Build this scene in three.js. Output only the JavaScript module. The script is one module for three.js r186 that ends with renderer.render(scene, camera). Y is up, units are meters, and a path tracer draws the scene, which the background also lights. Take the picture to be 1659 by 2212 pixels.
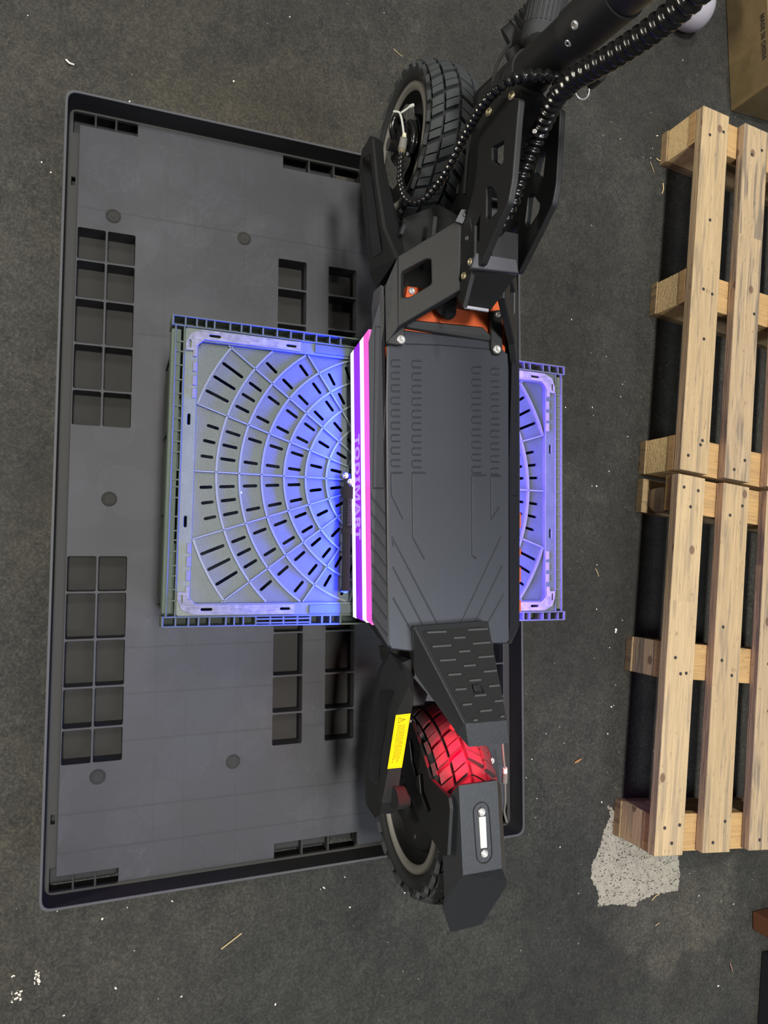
import * as THREE from 'three';
import { mergeGeometries, toCreasedNormals } from 'three/addons/utils/BufferGeometryUtils.js';
import { RoundedBoxGeometry } from 'three/addons/geometries/RoundedBoxGeometry.js';
import { RectAreaLightUniformsLib } from 'three/addons/lights/RectAreaLightUniformsLib.js';
import { FontLoader } from 'three/addons/loaders/FontLoader.js';
import { TextGeometry } from 'three/addons/geometries/TextGeometry.js';

// ---------------------------------------------------------------- camera, light, exposure
const scene = new THREE.Scene();
const V = (x, y, z) => new THREE.Vector3(x, y, z);
const W = 1659, H = 2212, FOCAL = 1536.27;               // the photograph's frame and focal length in pixels
const EYE = V(-0.36717, 1.28127, 0.11051);               // a phone held chest high, 1.28 m above the floor
const RIGHT = V(0.9314007, 0.3636663, -0.0154759), DOWN = V(0.0386832, -0.0566180, 0.9976462), FWD = V(0.3619341, -0.9298071, -0.0668018);
const camera = new THREE.PerspectiveCamera(2 * Math.atan(H / 2 / FOCAL) * 180 / Math.PI, W / H, 0.05, 50);
camera.position.copy(EYE); camera.up.copy(DOWN).negate(); camera.lookAt(EYE.clone().add(FWD));
scene.add(camera);
scene.background = new THREE.Color(0x000000);
const renderer = new THREE.WebGLRenderer({ antialias: true });
renderer.toneMapping = THREE.LinearToneMapping;
renderer.toneMappingExposure = 1.0;
renderer.shadowMap.enabled = true;
RectAreaLightUniformsLib.init();
const ROOM_H = 8.0;
const LAMPS = [
  { x: -0.55, z: 0.05, w: 0.6, l: 1.2, y: 7.5, power: 235, color: [1, 0.98, 0.945], label: 'white hall lamp hanging high above the scooter, outside the photograph' },
  { x: -0.3, z: -3.3, w: 0.6, l: 1.2, y: 7.5, power: 90, color: [1, 0.98, 0.945], label: 'second white hall lamp, hanging high beyond the front wheel, outside the photograph' },
];
const WALL_LAMP = { y: 1.6, z: -0.6, l: 2.4, h: 0.5, power: 24, color: [1, 0.93, 0.8] };
const SKYLIGHT = { x: 2.7, z: 2.7, w: 2.8, l: 2.6, power: 8.5, color: [0.90, 0.97, 1.1] };
const BLUE_LEFT = 400, BLUE_RIGHT = 220, RED_TAIL = 0.42;

// where a line of sight of the photograph meets a known height, or a known upright plane
const ray = (px, py) => RIGHT.clone().multiplyScalar((px - W / 2) / FOCAL).addScaledVector(DOWN, (py - H / 2) / FOCAL).add(FWD);
const P = (px, py, h) => { const d = ray(px, py); return EYE.clone().addScaledVector(d, (h - EYE.y) / d.y); };
const PX = (px, py, x) => { const d = ray(px, py); return EYE.clone().addScaledVector(d, (x - EYE.x) / d.x); };
const onPlane = (px, py, pl) => { const d = ray(px, py); return EYE.clone().addScaledVector(d, pl.n.clone().dot(pl.o.clone().sub(EYE)) / pl.n.dot(d)); };
function planeOf(a, b, c) {                                  // a plane facing the sky, with its own axes
  const u = b.clone().sub(a).normalize(), n = u.clone().cross(c.clone().sub(a)).normalize();
  if (n.dot(EYE.clone().sub(a)) < 0) n.negate();
  return { o: a.clone(), u, v: n.clone().cross(u), n };
}

// ---------------------------------------------------------------- random, noise, textures
function rng(seed) { let s = seed >>> 0; return () => { s = (s + 0x6D2B79F5) | 0; let t = Math.imul(s ^ (s >>> 15), 1 | s); t = (t + Math.imul(t ^ (t >>> 7), 61 | t)) ^ t; return ((t ^ (t >>> 14)) >>> 0) / 4294967296; }; }
const hash = (x, y, s) => { let h = Math.imul(x, 374761393) ^ Math.imul(y, 668265263) ^ Math.imul(s, 1442695041); h = Math.imul(h ^ (h >>> 13), 1274126177); return ((h ^ (h >>> 16)) >>> 0) / 4294967296; };
function vn(x, y, per, s) {                                  // value noise that repeats after per cells
  const xi = Math.floor(x), yi = Math.floor(y), fx = x - xi, fy = y - yi, u = fx * fx * (3 - 2 * fx), v = fy * fy * (3 - 2 * fy), m = (a) => ((a % per) + per) % per;
  const a = hash(m(xi), m(yi), s), b = hash(m(xi + 1), m(yi), s), c = hash(m(xi), m(yi + 1), s), d = hash(m(xi + 1), m(yi + 1), s);
  return a + (b - a) * u + (c - a) * v + (a - b - c + d) * u * v;
}
function fbm(x, y, per, oct, s) { let t = 0, a = 0.5, n = 0; for (let i = 0; i < oct; i++) { t += a * vn(x, y, per, s + i); n += a; x *= 2; y *= 2; per *= 2; a *= 0.5; } return t / n; }
const srgb = (c) => { c = Math.min(1, Math.max(0, c)); return 255 * (c <= 0.0031308 ? 12.92 * c : 1.055 * Math.pow(c, 1 / 2.4) - 0.055); };
function tex(w, h, fn, opt = {}) {                           // fn(i, j) gives linear rgb, or one number for relief
  const d = new Uint8Array(w * h * 4), lin = opt.data;
  for (let j = 0; j < h; j++) for (let i = 0; i < w; i++) {
    const c = fn(i, j), k = 4 * (j * w + i);
    if (lin) d[k] = d[k + 1] = d[k + 2] = 255 * Math.min(1, Math.max(0, c)); else { d[k] = srgb(c[0]); d[k + 1] = srgb(c[1]); d[k + 2] = srgb(c[2]); }
    d[k + 3] = 255;
  }
  return finish(new THREE.DataTexture(d, w, h), opt);
}
function finish(t, opt) {
  t.wrapS = t.wrapT = THREE.RepeatWrapping; t.magFilter = THREE.LinearFilter; t.minFilter = THREE.LinearMipmapLinearFilter; t.generateMipmaps = true;
  if (!opt.data) t.colorSpace = THREE.SRGBColorSpace;
  if (opt.metres) t.repeat.set(1 / opt.metres[0], 1 / opt.metres[1]);
  if (opt.offset) t.offset.set(...opt.offset);
  t.needsUpdate = true; return t;
}
function canvasTex(w, h, draw, opt = {}) { const c = document.createElement('canvas'); c.width = w; c.height = h; draw(c.getContext('2d'), w, h); return finish(new THREE.CanvasTexture(c), opt); }
const mix = (a, b, t) => a + (b - a) * t, sst = (a, b, x) => { const t = Math.min(1, Math.max(0, (x - a) / (b - a))); return t * t * (3 - 2 * t); };
const C = (r, g, b) => new THREE.Color().setRGB(r, g, b);

const grainBump = tex(256, 256, (i, j) => 0.6 * fbm(i / 4, j / 4, 64, 2, 5) + 0.4 * hash(i, j, 9), { data: true, metres: [0.05, 0.05] });
const M = {};
const std = (color, rough, extra = {}) => new THREE.MeshStandardMaterial({ color: C(...color), roughness: rough, metalness: 0, ...extra });
const soft = { bumpMap: grainBump, bumpScale: 0.00018 };
M.black = std([0.0075, 0.008, 0.008], 0.55, soft);
M.blackSatin = std([0.011, 0.0115, 0.0115], 0.38, soft);
M.blackGloss = std([0.006, 0.006, 0.006], 0.16);
M.coil = new THREE.MeshPhysicalMaterial({ color: C(0.006, 0.006, 0.006), roughness: 0.24, clearcoat: 0.6, clearcoatRoughness: 0.18 });
M.deckGrey = std([0.026, 0.029, 0.037], 0.52, soft);
M.bodyGrey = std([0.019, 0.0205, 0.022], 0.36, soft);
M.bracket = std([0.0105, 0.0115, 0.0125], 0.5, soft);
M.metalGrey = std([0.10, 0.10, 0.105], 0.42, { metalness: 0.4 });
M.rubber = std([0.0065, 0.007, 0.007], 0.9, { bumpMap: grainBump, bumpScale: 0.0003 });
M.tire = std([0.014, 0.0155, 0.0155], 0.72, { bumpMap: grainBump, bumpScale: 0.0003 });
M.tread = std([0.030, 0.034, 0.034], 0.8, { bumpMap: grainBump, bumpScale: 0.0003 });
M.orange = std([0.52, 0.085, 0.018], 0.42, { metalness: 0.15 });
M.chrome = std([0.80, 0.78, 0.74], 0.24, { metalness: 0.75 });
M.brass = std([0.55, 0.48, 0.30], 0.35, { metalness: 0.8 });
M.silver = std([0.19, 0.185, 0.165], 0.5, { metalness: 0.1 });
M.disc = std([0.15, 0.15, 0.14], 0.4, { metalness: 0.4 });
M.tie = std([0.42, 0.42, 0.38], 0.5);
M.white = std([0.86, 0.85, 0.82], 0.4);

// ---------------------------------------------------------------- naming, tagging, parenting
const used = {};
const numbered = (n) => { const k = used[n] = (used[n] ?? -1) + 1; return k ? n + '_' + String(k).padStart(3, '0') : n; };
function tag(o, label, category, group, kind) { if (label) o.userData.label = label; if (category) o.userData.category = category; if (group) o.userData.group = group; if (kind) o.userData.kind = kind; return o; }
function lit(o) { o.castShadow = o.receiveShadow = true; return o; }
function thing(name, label, category, at = [0, 0, 0], turn = 0, group) {        // a Group at the thing's base; its children are its parts
  const o = new THREE.Group(); o.name = numbered(name); o.position.set(...at); o.rotation.y = turn; o.base = V(...at); scene.add(o);
  return tag(o, label, category, group);
}
function part(name, geo, m, parent, label) {                                    // geometry in the scene's metres, moved into the thing's own frame
  const g = Array.isArray(geo) ? merge(geo) : geo, o = lit(new THREE.Mesh(g, m));
  if (parent.base) { g.translate(-parent.base.x, -parent.base.y, -parent.base.z); o.base = parent.base; }
  o.name = name; if (label) o.userData.label = label; parent.add(o); return o;
}
function local(name, geo, m, parent, at, label) {                               // geometry already in the parent's own frame
  const o = lit(new THREE.Mesh(Array.isArray(geo) ? merge(geo) : geo, m)); o.name = name; if (at) o.position.set(...at); if (label) o.userData.label = label; parent.add(o); return o;
}
function struct(name, geo, m) { const o = lit(new THREE.Mesh(Array.isArray(geo) ? merge(geo) : geo, m)); o.name = name; o.userData.kind = 'structure'; scene.add(o); return o; }
function single(name, geo, m, label, category, group, kind) { const o = lit(new THREE.Mesh(Array.isArray(geo) ? merge(geo) : geo, m)); o.name = numbered(name); scene.add(o); return tag(o, label, category, group, kind); }
function merge(list) {
  const flat = list.map((g) => { g = g.index ? g.toNonIndexed() : g; for (const k of Object.keys(g.attributes)) if (!['position', 'normal', 'uv'].includes(k)) g.deleteAttribute(k); if (!g.attributes.uv) g.setAttribute('uv', new THREE.BufferAttribute(new Float32Array(g.attributes.position.count * 2), 2)); return g; });
  return flat.length === 1 ? flat[0] : mergeGeometries(flat);
}

// ---------------------------------------------------------------- shape builders
function boxUV(g, ox = 0, oy = 0, along = 'z') {              // uv in metres on each face, v along the given axis
  g = g.index ? g.toNonIndexed() : g; const p = g.attributes.position, n = g.attributes.normal, uv = new Float32Array(p.count * 2);
  for (let i = 0; i < p.count; i++) {
    const x = p.getX(i), y = p.getY(i), z = p.getZ(i), ax = Math.abs(n.getX(i)), ay = Math.abs(n.getY(i)), az = Math.abs(n.getZ(i));
    let a, b;
    if (ay >= ax && ay >= az) [a, b] = along === 'x' ? [z, x] : [x, z];
    else if (ax >= az) [a, b] = along === 'x' ? [z, y] : [y, z];
    else [a, b] = along === 'x' ? [y, x] : [x, y];
    uv[2 * i] = a + ox; uv[2 * i + 1] = b + oy;
  }
  g.setAttribute('uv', new THREE.BufferAttribute(uv, 2)); return g;
}
const box = (w, h, d, x = 0, y = 0, z = 0, r = 0) => (r ? new RoundedBoxGeometry(w, h, d, 2, r) : new THREE.BoxGeometry(w, h, d)).translate(x, y, z);
function span(x0, x1, y0, y1, z0, z1, r = 0) { return box(x1 - x0, y1 - y0, z1 - z0, (x0 + x1) / 2, (y0 + y1) / 2, (z0 + z1) / 2, r); }
function loft(loops, crease = 0.5, caps = true) {             // a closed body through loops of equally many points
  const pos = [], tri = (a, b, c) => pos.push(a.x, a.y, a.z, b.x, b.y, b.z, c.x, c.y, c.z), n = loops[0].length;
  for (let k = 0; k + 1 < loops.length; k++) for (let i = 0; i < n; i++) { const j = (i + 1) % n, a = loops[k][i], b = loops[k][j], c = loops[k + 1][j], d = loops[k + 1][i]; tri(a, b, c); tri(a, c, d); }
  const cap = (L, flip) => {
    const nr = V(0, 0, 0); for (let i = 0; i < n; i++) nr.add(L[i].clone().cross(L[(i + 1) % n])); nr.normalize();
    const u = L[1].clone().sub(L[0]).normalize(), v = nr.clone().cross(u);
    for (const f of THREE.ShapeUtils.triangulateShape(L.map((p) => new THREE.Vector2(p.dot(u), p.dot(v))), [])) flip ? tri(L[f[2]], L[f[1]], L[f[0]]) : tri(L[f[0]], L[f[1]], L[f[2]]);
  };
  if (caps) { cap(loops[0], true); cap(loops[loops.length - 1], false); }
  let vol = 0; for (let i = 0; i < pos.length; i += 9) vol += pos[i] * (pos[i + 4] * pos[i + 8] - pos[i + 5] * pos[i + 7]) - pos[i + 1] * (pos[i + 3] * pos[i + 8] - pos[i + 5] * pos[i + 6]) + pos[i + 2] * (pos[i + 3] * pos[i + 7] - pos[i + 4] * pos[i + 6]);
  if (vol < 0) for (let i = 0; i < pos.length; i += 9) for (let k = 0; k < 3; k++) { const t = pos[i + 3 + k]; pos[i + 3 + k] = pos[i + 6 + k]; pos[i + 6 + k] = t; }
  let g = new THREE.BufferGeometry(); g.setAttribute('position', new THREE.Float32BufferAttribute(pos, 3)); g.computeVertexNormals();
  g = toCreasedNormals(g, crease); return boxUV(g);
}
function inset(L, b) {                                        // a loop drawn in by b within its own plane
  const n = L.length, nr = V(0, 0, 0), ctr = V(0, 0, 0);
  for (let i = 0; i < n; i++) { nr.add(L[i].clone().sub(L[0]).cross(L[(i + 1) % n].clone().sub(L[0]))); ctr.add(L[i]); }
  nr.normalize(); ctr.divideScalar(n);
  return L.map((p, i) => {
    const e0 = p.clone().sub(L[(i + n - 1) % n]).normalize(), e1 = L[(i + 1) % n].clone().sub(p).normalize(), m0 = nr.clone().cross(e0), m1 = nr.clone().cross(e1), s = m0.clone().add(m1);
    return p.clone().addScaledVector(s, b / Math.max(0.35, 1 + m0.dot(m1)));
  });
}
function solid(top, bottom, bevel = 0.0015) {                 // a faceted block between a top and a bottom loop, its top edge chamfered
  if (!bevel) return loft([bottom, top], 0.3);
  const low = top.map((p, i) => p.clone().lerp(bottom[i], Math.min(0.45, bevel / Math.max(1e-4, p.distanceTo(bottom[i])))));
  return loft([bottom, low, inset(top, bevel)], 0.3);
}
const drop = (L, dy) => L.map((p) => V(p.x, p.y - dy, p.z)), level = (L, y) => L.map((p) => V(p.x, y, p.z));
function fillet(pts, r) {                                     // rounds the corners of a 2-d outline
  if (!r) return pts.map((p) => new THREE.Vector2(...p)); const out = [], n = pts.length;
  for (let i = 0; i < n; i++) {
    const p = new THREE.Vector2(...pts[i]), a = new THREE.Vector2(...pts[(i + n - 1) % n]).sub(p), b = new THREE.Vector2(...pts[(i + 1) % n]).sub(p), q = Math.min(r, a.length() * 0.45, b.length() * 0.45);
    const A = p.clone().addScaledVector(a.normalize(), q), B = p.clone().addScaledVector(b.normalize(), q);
    for (let k = 0; k <= 4; k++) { const t = k / 4; out.push(new THREE.Vector2((1 - t) ** 2 * A.x + 2 * t * (1 - t) * p.x + t * t * B.x, (1 - t) ** 2 * A.y + 2 * t * (1 - t) * p.y + t * t * B.y)); }
  }
  return out;
}
function extr(outline, holes, depth, bevel = 0) {             // 2-d outline (Vector2) extruded from z = -depth to z = 0
  const s = new THREE.Shape(outline); for (const h of holes) s.holes.push(new THREE.Path(h));
  const g = new THREE.ExtrudeGeometry(s, { depth: depth - 2 * bevel, bevelEnabled: bevel > 0, bevelThickness: bevel, bevelSize: bevel, bevelOffset: -bevel, bevelSegments: 2, curveSegments: 8 });
  return g.translate(0, 0, -depth + bevel);
}
function flat(outline, holes, y, depth, bevel = 0) {          // the same lying level: 2-d (x, z), top face at y
  const m = (q) => new THREE.Vector2(q.x, -q.y);
  return extr(outline.map(m).reverse(), holes.map((h) => h.map(m)), depth, bevel).rotateX(-Math.PI / 2).translate(0, y, 0);
}
const rect = (x0, x1, z0, z1, r = 0) => fillet([[x0, z0], [x1, z0], [x1, z1], [x0, z1]], r);
function plate(pl, outline, holes, depth, bevel = 0.001, r = 0, rh = 0) { // pixels traced on a known plane, given real thickness
  const f = (L) => L.map(([a, b]) => { const q = onPlane(a, b, pl).sub(pl.o); return [q.dot(pl.u), q.dot(pl.v)]; });
  const o = fillet(f(outline), r); if (THREE.ShapeUtils.area(o) < 0) o.reverse();
  const g = extr(o, holes.map((h) => fillet(f(h), rh)), depth, bevel);
  return g.applyMatrix4(new THREE.Matrix4().makeBasis(pl.u, pl.v, pl.n).setPosition(pl.o));
}
const upright = (x) => ({ o: V(x, 0.4, 0), u: V(0, 0, 1), v: V(0, 1, 0), n: V(-1, 0, 0) });     // an upright plane along the scooter, facing left
const mirror = (g, x) => { g = (g.index ? g.toNonIndexed() : g).clone(); g.applyMatrix4(new THREE.Matrix4().makeScale(-1, 1, 1)).translate(2 * x, 0, 0); for (const k in g.attributes) { const a = g.attributes[k], s = a.itemSize; for (let i = 0; i < a.count; i += 3) for (let c = 0; c < s; c++) { const t = a.array[(i + 1) * s + c]; a.array[(i + 1) * s + c] = a.array[(i + 2) * s + c]; a.array[(i + 2) * s + c] = t; } } return g; };
const curve = (pts) => new THREE.CatmullRomCurve3(pts, false, 'centripetal');
const tube = (pts, r, seg = 48, rad = 10) => new THREE.TubeGeometry(curve(pts), seg, r, rad);
function coil(pts, r0, r1, amp, pitch) {                      // spiral-wrapped hose
  const c = curve(pts), len = c.getLength(), n = Math.ceil(len / pitch * 9), m = 14, fr = c.computeFrenetFrames(n), pos = [], idx = [], uv = [];
  for (let i = 0; i <= n; i++) {
    const t = i / n, p = c.getPointAt(t);
    for (let k = 0; k <= m; k++) {
      const th = k / m * 2 * Math.PI, w = 0.5 + 0.5 * Math.cos(2 * Math.PI * t * len / pitch - th), r = mix(r0, r1, t) * (1 - amp * (1 - Math.pow(w, 0.7)));
      const q = p.clone().addScaledVector(fr.normals[i], r * Math.cos(th)).addScaledVector(fr.binormals[i], r * Math.sin(th)); pos.push(q.x, q.y, q.z); uv.push(k / m, t);
      if (i < n && k < m) { const a = i * (m + 1) + k, b = a + m + 1; idx.push(a, a + 1, b, b, a + 1, b + 1); }
    }
  }
  const g = new THREE.BufferGeometry(); g.setAttribute('position', new THREE.Float32BufferAttribute(pos, 3)); g.setAttribute('uv', new THREE.Float32BufferAttribute(uv, 2)); g.setIndex(idx); g.computeVertexNormals(); return g;
}
const toward = (g, p, dir) => g.applyQuaternion(new THREE.Quaternion().setFromUnitVectors(V(0, 1, 0), dir.clone().normalize())).translate(p.x, p.y, p.z);
const UP = V(0, 1, 0);
function bolt(p, dir, r, h = 0.5) {                            // button-head screw with a hexagon socket
  const g = new THREE.LatheGeometry([[r * 0.42, 0.55 * h * r], [r * 0.42, h * r], [r * 0.7, h * r * 0.98], [r * 0.95, h * r * 0.55], [r, 0], [0, 0]].map((q) => new THREE.Vector2(...q)), 20);
  return toward(merge([g, new THREE.CylinderGeometry(r * 0.43, r * 0.43, 0.1 * h * r, 6).translate(0, 0.52 * h * r, 0)]), p, dir);
}
const rod = (a, b, r, r2 = r, n = 16) => toward(new THREE.CylinderGeometry(r2, r, a.distanceTo(b), n).translate(0, a.distanceTo(b) / 2, 0), a, b.clone().sub(a));
function bar(a, b, w, h, n) { const d = b.clone().sub(a), L = d.length(), x = d.normalize(), z = x.clone().cross(n).normalize(); return new RoundedBoxGeometry(L, h, w, 1, Math.min(h, w) * 0.3).applyMatrix4(new THREE.Matrix4().makeBasis(x, n.clone(), z).setPosition(a.clone().add(b).multiplyScalar(0.5))); }

const font = await new FontLoader().loadAsync('fonts/droid/droid_sans_bold.typeface.json');
function lettering(text, size, origin, right, up, lengthTo) {   // flat printed letters; right and up are the directions they read in
  let g = new TextGeometry(text, { font, size, depth: 0.0004, curveSegments: 4, bevelEnabled: false }); g.computeBoundingBox();
  const b = g.boundingBox; g.translate(-b.min.x, -b.min.y, 0); if (lengthTo) g.scale(lengthTo / (b.max.x - b.min.x), 1, 1);
  return g.applyMatrix4(new THREE.Matrix4().makeBasis(right, up, right.clone().cross(up)).setPosition(origin));
}

// ================================================================ the room
const inPoly = (x, z, L) => { let c = false; for (let i = 0, j = L.length - 1; i < L.length; j = i++) if ((L[i].z > z) !== (L[j].z > z) && x < (L[j].x - L[i].x) * (z - L[i].z) / (L[j].z - L[i].z) + L[i].x) c = !c; return c; };
const floorTex = tex(2048, 2048, (i, j) => {
  const u = i / 2048, v = j / 2048, g1 = hash(i >> 1, j >> 1, 1), g2 = fbm(u * 512, v * 512, 512, 2, 11), g3 = fbm(u * 96, v * 96, 96, 3, 21), g4 = fbm(u * 12, v * 12, 12, 3, 31);
  const fib = Math.max(0, fbm(u * 700 + 6 * g3, v * 120, 700, 1, 41) - 0.72) * 3;
  let k = 0.30 + 0.42 * g1 + 0.85 * g2 * g2 * 1.5 + 0.55 * (g3 - 0.5) + 0.4 * (g4 - 0.5) + 0.5 * fib; k = Math.max(0.22, k);
  if (hash(i >> 2, j >> 2, 77) > 0.9985) k += 1.2;
  const w = 0.5 + (g4 - 0.5) * 0.8 + (g3 - 0.5) * 0.5;
  return [0.60 * k, (0.57 + 0.03 * (1 - w)) * k, (0.485 + 0.03 * (1 - w)) * k];
}, { metres: [1.5, 1.5] });
const floorBump = tex(1024, 1024, (i, j) => 0.55 * fbm(i / 5, j / 5, 1024 / 4, 2, 3) + 0.45 * fbm(i / 24, j / 24, 1024 / 16, 3, 8), { data: true, metres: [0.62, 0.62] });
{
  const lines = (a, b, step, far) => { const L = [-far]; for (let t = a; t <= b + 1e-6; t += step) L.push(t); L.push(far); return L; };
  const xs = lines(-1.1, 1.7, 0.0125, 4.2), zs = lines(-1.6, 1.5, 0.0125, 4.2), pos = [], uv = [], col = [], idx = [];
  const worn = [[1262, 1985], [1330, 1905], [1480, 1890], [1592, 1850], [1588, 1960], [1562, 2030], [1480, 2065], [1432, 2125], [1345, 2060], [1300, 2020]].map(([a, b]) => P(a, b, 0));
  for (const z of zs) for (const x of xs) {
    pos.push(x, 0, z); uv.push(x, z);
    const a = fbm(x * 2.2 + 40, z * 2.2 + 40, 4096, 4, 51), b = fbm(x * 7 + 90, z * 7 + 90, 4096, 3, 61), c = fbm(x * 1.3 + 9, z * 1.3 + 9, 4096, 3, 71), d = fbm(x * 28 + 9, z * 28 + 9, 4096, 2, 81);
    const e = x > 0.2 ? sst(0.42, 0.56, fbm(x * 4 + 3, z * 4 + 3, 4096, 4, 101)) : 0;
    let k = 0.048 * (1 + 0.40 * (a - 0.5) + 0.35 * (b - 0.5) + 0.45 * (d - 0.5)), w = (c - 0.5) * 0.6 + (b - 0.5) * 0.25; if (x > 0.2) k *= 0.98 - 0.30 * e;
    if (inPoly(x + 0.02 * (b - 0.5), z + 0.03 * (d - 0.5), worn)) { k *= 1.55; w += 0.10; }
    col.push(k * (1.02 + 0.35 * w), k * (1 + 0.02 * w), k * (0.90 - 0.45 * w));
  }
  const n = xs.length; for (let j = 0; j + 1 < zs.length; j++) for (let i = 0; i + 1 < n; i++) { const q = j * n + i; idx.push(q, q + n, q + 1, q + 1, q + n, q + n + 1); }
  const under = new THREE.BoxGeometry(8.4, 0.2, 8.4).translate(0, -0.1, 0), up = under.attributes.position, ui = under.index.array;
  const top = pos.length / 3; for (let i = 0; i < up.count; i++) { pos.push(up.getX(i), up.getY(i) > -0.05 ? -0.002 : up.getY(i), up.getZ(i)); uv.push(up.getX(i), up.getZ(i)); col.push(0.05, 0.05, 0.045); }
  for (const q of ui) idx.push(q + top);
  const g = new THREE.BufferGeometry(); g.setAttribute('position', new THREE.Float32BufferAttribute(pos, 3)); g.setAttribute('uv', new THREE.Float32BufferAttribute(uv, 2)); g.setAttribute('color', new THREE.Float32BufferAttribute(col, 3)); g.setIndex(idx); g.computeVertexNormals();
  const floor = struct('floor', g, new THREE.MeshStandardMaterial({ map: floorTex, bumpMap: floorBump, bumpScale: 0.0012, vertexColors: true, roughness: 0.82 }));
  // the spot where the dark coating has broken away and pale concrete lies bare
  const spot = [[215, 330], [240, 440], [180, 560], [150, 700], [120, 770], [75, 870], [68, 1000], [120, 1080], [140, 1150], [130, 1240], [250, 1222], [380, 1228], [470, 1240], [490, 1190], [560, 1165], [640, 1128], [760, 1112], [850, 1092], [866, 950], [858, 860], [850, 740], [650, 700], [420, 560], [300, 470], [262, 360]].map(([a, b]) => P(1260 + a * 0.2405, 1660 + b * 0.2405, 0));
  const R = rng(5), edge = []; for (let i = 0; i < spot.length; i++) { const p = spot[i], q = spot[(i + 1) % spot.length], m = Math.max(3, Math.round(p.distanceTo(q) / 0.003)); for (let k = 0; k < m; k++) { const t = k / m; edge.push(new THREE.Vector2(mix(p.x, q.x, t) + (R() - 0.5) * 0.004, mix(p.z, q.z, t) + (R() - 0.5) * 0.004)); } }
  const bare = tex(1024, 1024, (i, j) => {
    const a = fbm(i / 3, j / 3, 1024 / 2, 2, 4), b = fbm(i / 40, j / 40, 1024 / 32, 3, 14), c = fbm(i / 11, j / 11, 1024 / 8, 2, 24), pit = sst(0.79, 0.83, fbm(i / 14 + 0.3 * c, j / 8, 128, 1, 24)) * 0.85 + sst(0.84, 0.88, fbm(i / 5, j / 5, 1024 / 4, 1, 33)) * 0.7, k = Math.max(0.07, (0.66 + 0.30 * (a - 0.5) + 0.30 * (b - 0.5)) * (1 - Math.min(0.85, pit)));
    return [0.43 * k, 0.40 * k, 0.325 * k];
  }, { metres: [0.26, 0.26] });
  local('bare_concrete_patch', flat(edge, [], 0.0007, 0.0012), std([1, 1, 1], 0.9, { map: bare, bumpMap: floorBump, bumpScale: 0.0015 }), floor, null, 'pale bare concrete where the dark coating is gone');
}
const wallM = std([0.10, 0.10, 0.10], 0.9, { bumpMap: floorBump, bumpScale: 0.0008 });
struct('wall_left', span(-4.4, -4.2, -0.2, ROOM_H + 0.2, -4.4, 4.4), wallM); struct('wall_right', span(4.2, 4.4, -0.2, ROOM_H + 0.2, -4.4, 4.4), wallM);
struct('wall_back', span(-4.2, 4.2, -0.2, ROOM_H + 0.2, -4.4, -4.2), wallM); struct('wall_front', span(-4.2, 4.2, -0.2, ROOM_H + 0.2, 4.2, 4.4), wallM);
{
  const q = SKYLIGHT, x0 = q.x - q.w / 2, x1 = q.x + q.w / 2, z0 = q.z - q.l / 2, z1 = q.z + q.l / 2;
  struct('ceiling', flat(rect(-4.2, 4.2, -4.2, 4.2), [rect(x0, x1, z0, z1)], ROOM_H + 0.2, 0.2), wallM);
  const w = struct('window_1', span(x0, x1, ROOM_H + 0.10, ROOM_H + 0.12, z0, z1), std([0.7, 0.75, 0.8], 0.4, { emissive: C(...q.color), emissiveIntensity: 1.5 }));
  local('window_frame', [span(x0, x1, ROOM_H + 0.04, ROOM_H + 0.1, q.z - 0.03, q.z + 0.03), span(q.x - 0.03, q.x + 0.03, ROOM_H + 0.04, ROOM_H + 0.1, z0, z1)], M.metalGrey, w);
  const L = new THREE.RectAreaLight(C(...q.color), q.power, q.w, q.l); L.position.set(q.x, ROOM_H + 0.03, q.z); L.rotation.x = -Math.PI / 2; L.name = 'window_light'; scene.add(L);
}
LAMPS.forEach((q) => {
  const t = thing('ceiling_light', q.label, 'lamp', [q.x, q.y, q.z]);
  part('lamp_housing', [span(q.x - q.w / 2 - 0.02, q.x + q.w / 2 + 0.02, q.y + 0.012, q.y + 0.07, q.z - q.l / 2 - 0.02, q.z + q.l / 2 + 0.02, 0.01)], M.white, t);
  for (const s of [-1, 1]) part('hanger', rod(V(q.x, q.y + 0.06, q.z + s * q.l * 0.35), V(q.x, ROOM_H, q.z + s * q.l * 0.35), 0.006), M.metalGrey, t);
  part('lamp_diffuser', span(q.x - q.w / 2, q.x + q.w / 2, q.y + 0.002, q.y + 0.014, q.z - q.l / 2, q.z + q.l / 2), std([0.8, 0.8, 0.8], 0.5, { emissive: C(...q.color), emissiveIntensity: 3 }), t);
  const L = new THREE.RectAreaLight(C(...q.color), q.power, q.w, q.l); L.position.set(q.x, q.y - 0.004, q.z); L.rotation.x = -Math.PI / 2; L.name = 'lamp_light'; scene.add(L);
});

{
  const q = WALL_LAMP, t = thing('wall_lamp', 'low long warm lamp on the wall far to the left, outside the photograph', 'lamp', [-4.2, q.y, q.z]);
  part('lamp_housing', span(-4.2, -4.13, q.y - q.h / 2 - 0.02, q.y + q.h / 2 + 0.02, q.z - q.l / 2 - 0.02, q.z + q.l / 2 + 0.02, 0.01), M.white, t);
  part('lamp_diffuser', span(-4.131, -4.12, q.y - q.h / 2, q.y + q.h / 2, q.z - q.l / 2, q.z + q.l / 2), std([0.8, 0.8, 0.8], 0.5, { emissive: C(...q.color), emissiveIntensity: 2 }), t);
  const L = new THREE.RectAreaLight(C(...q.color), q.power, q.l, q.h); L.position.set(-4.116, q.y, q.z); L.name = 'lamp_light'; L.lookAt(0, q.y, q.z); scene.add(L);
}

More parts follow.
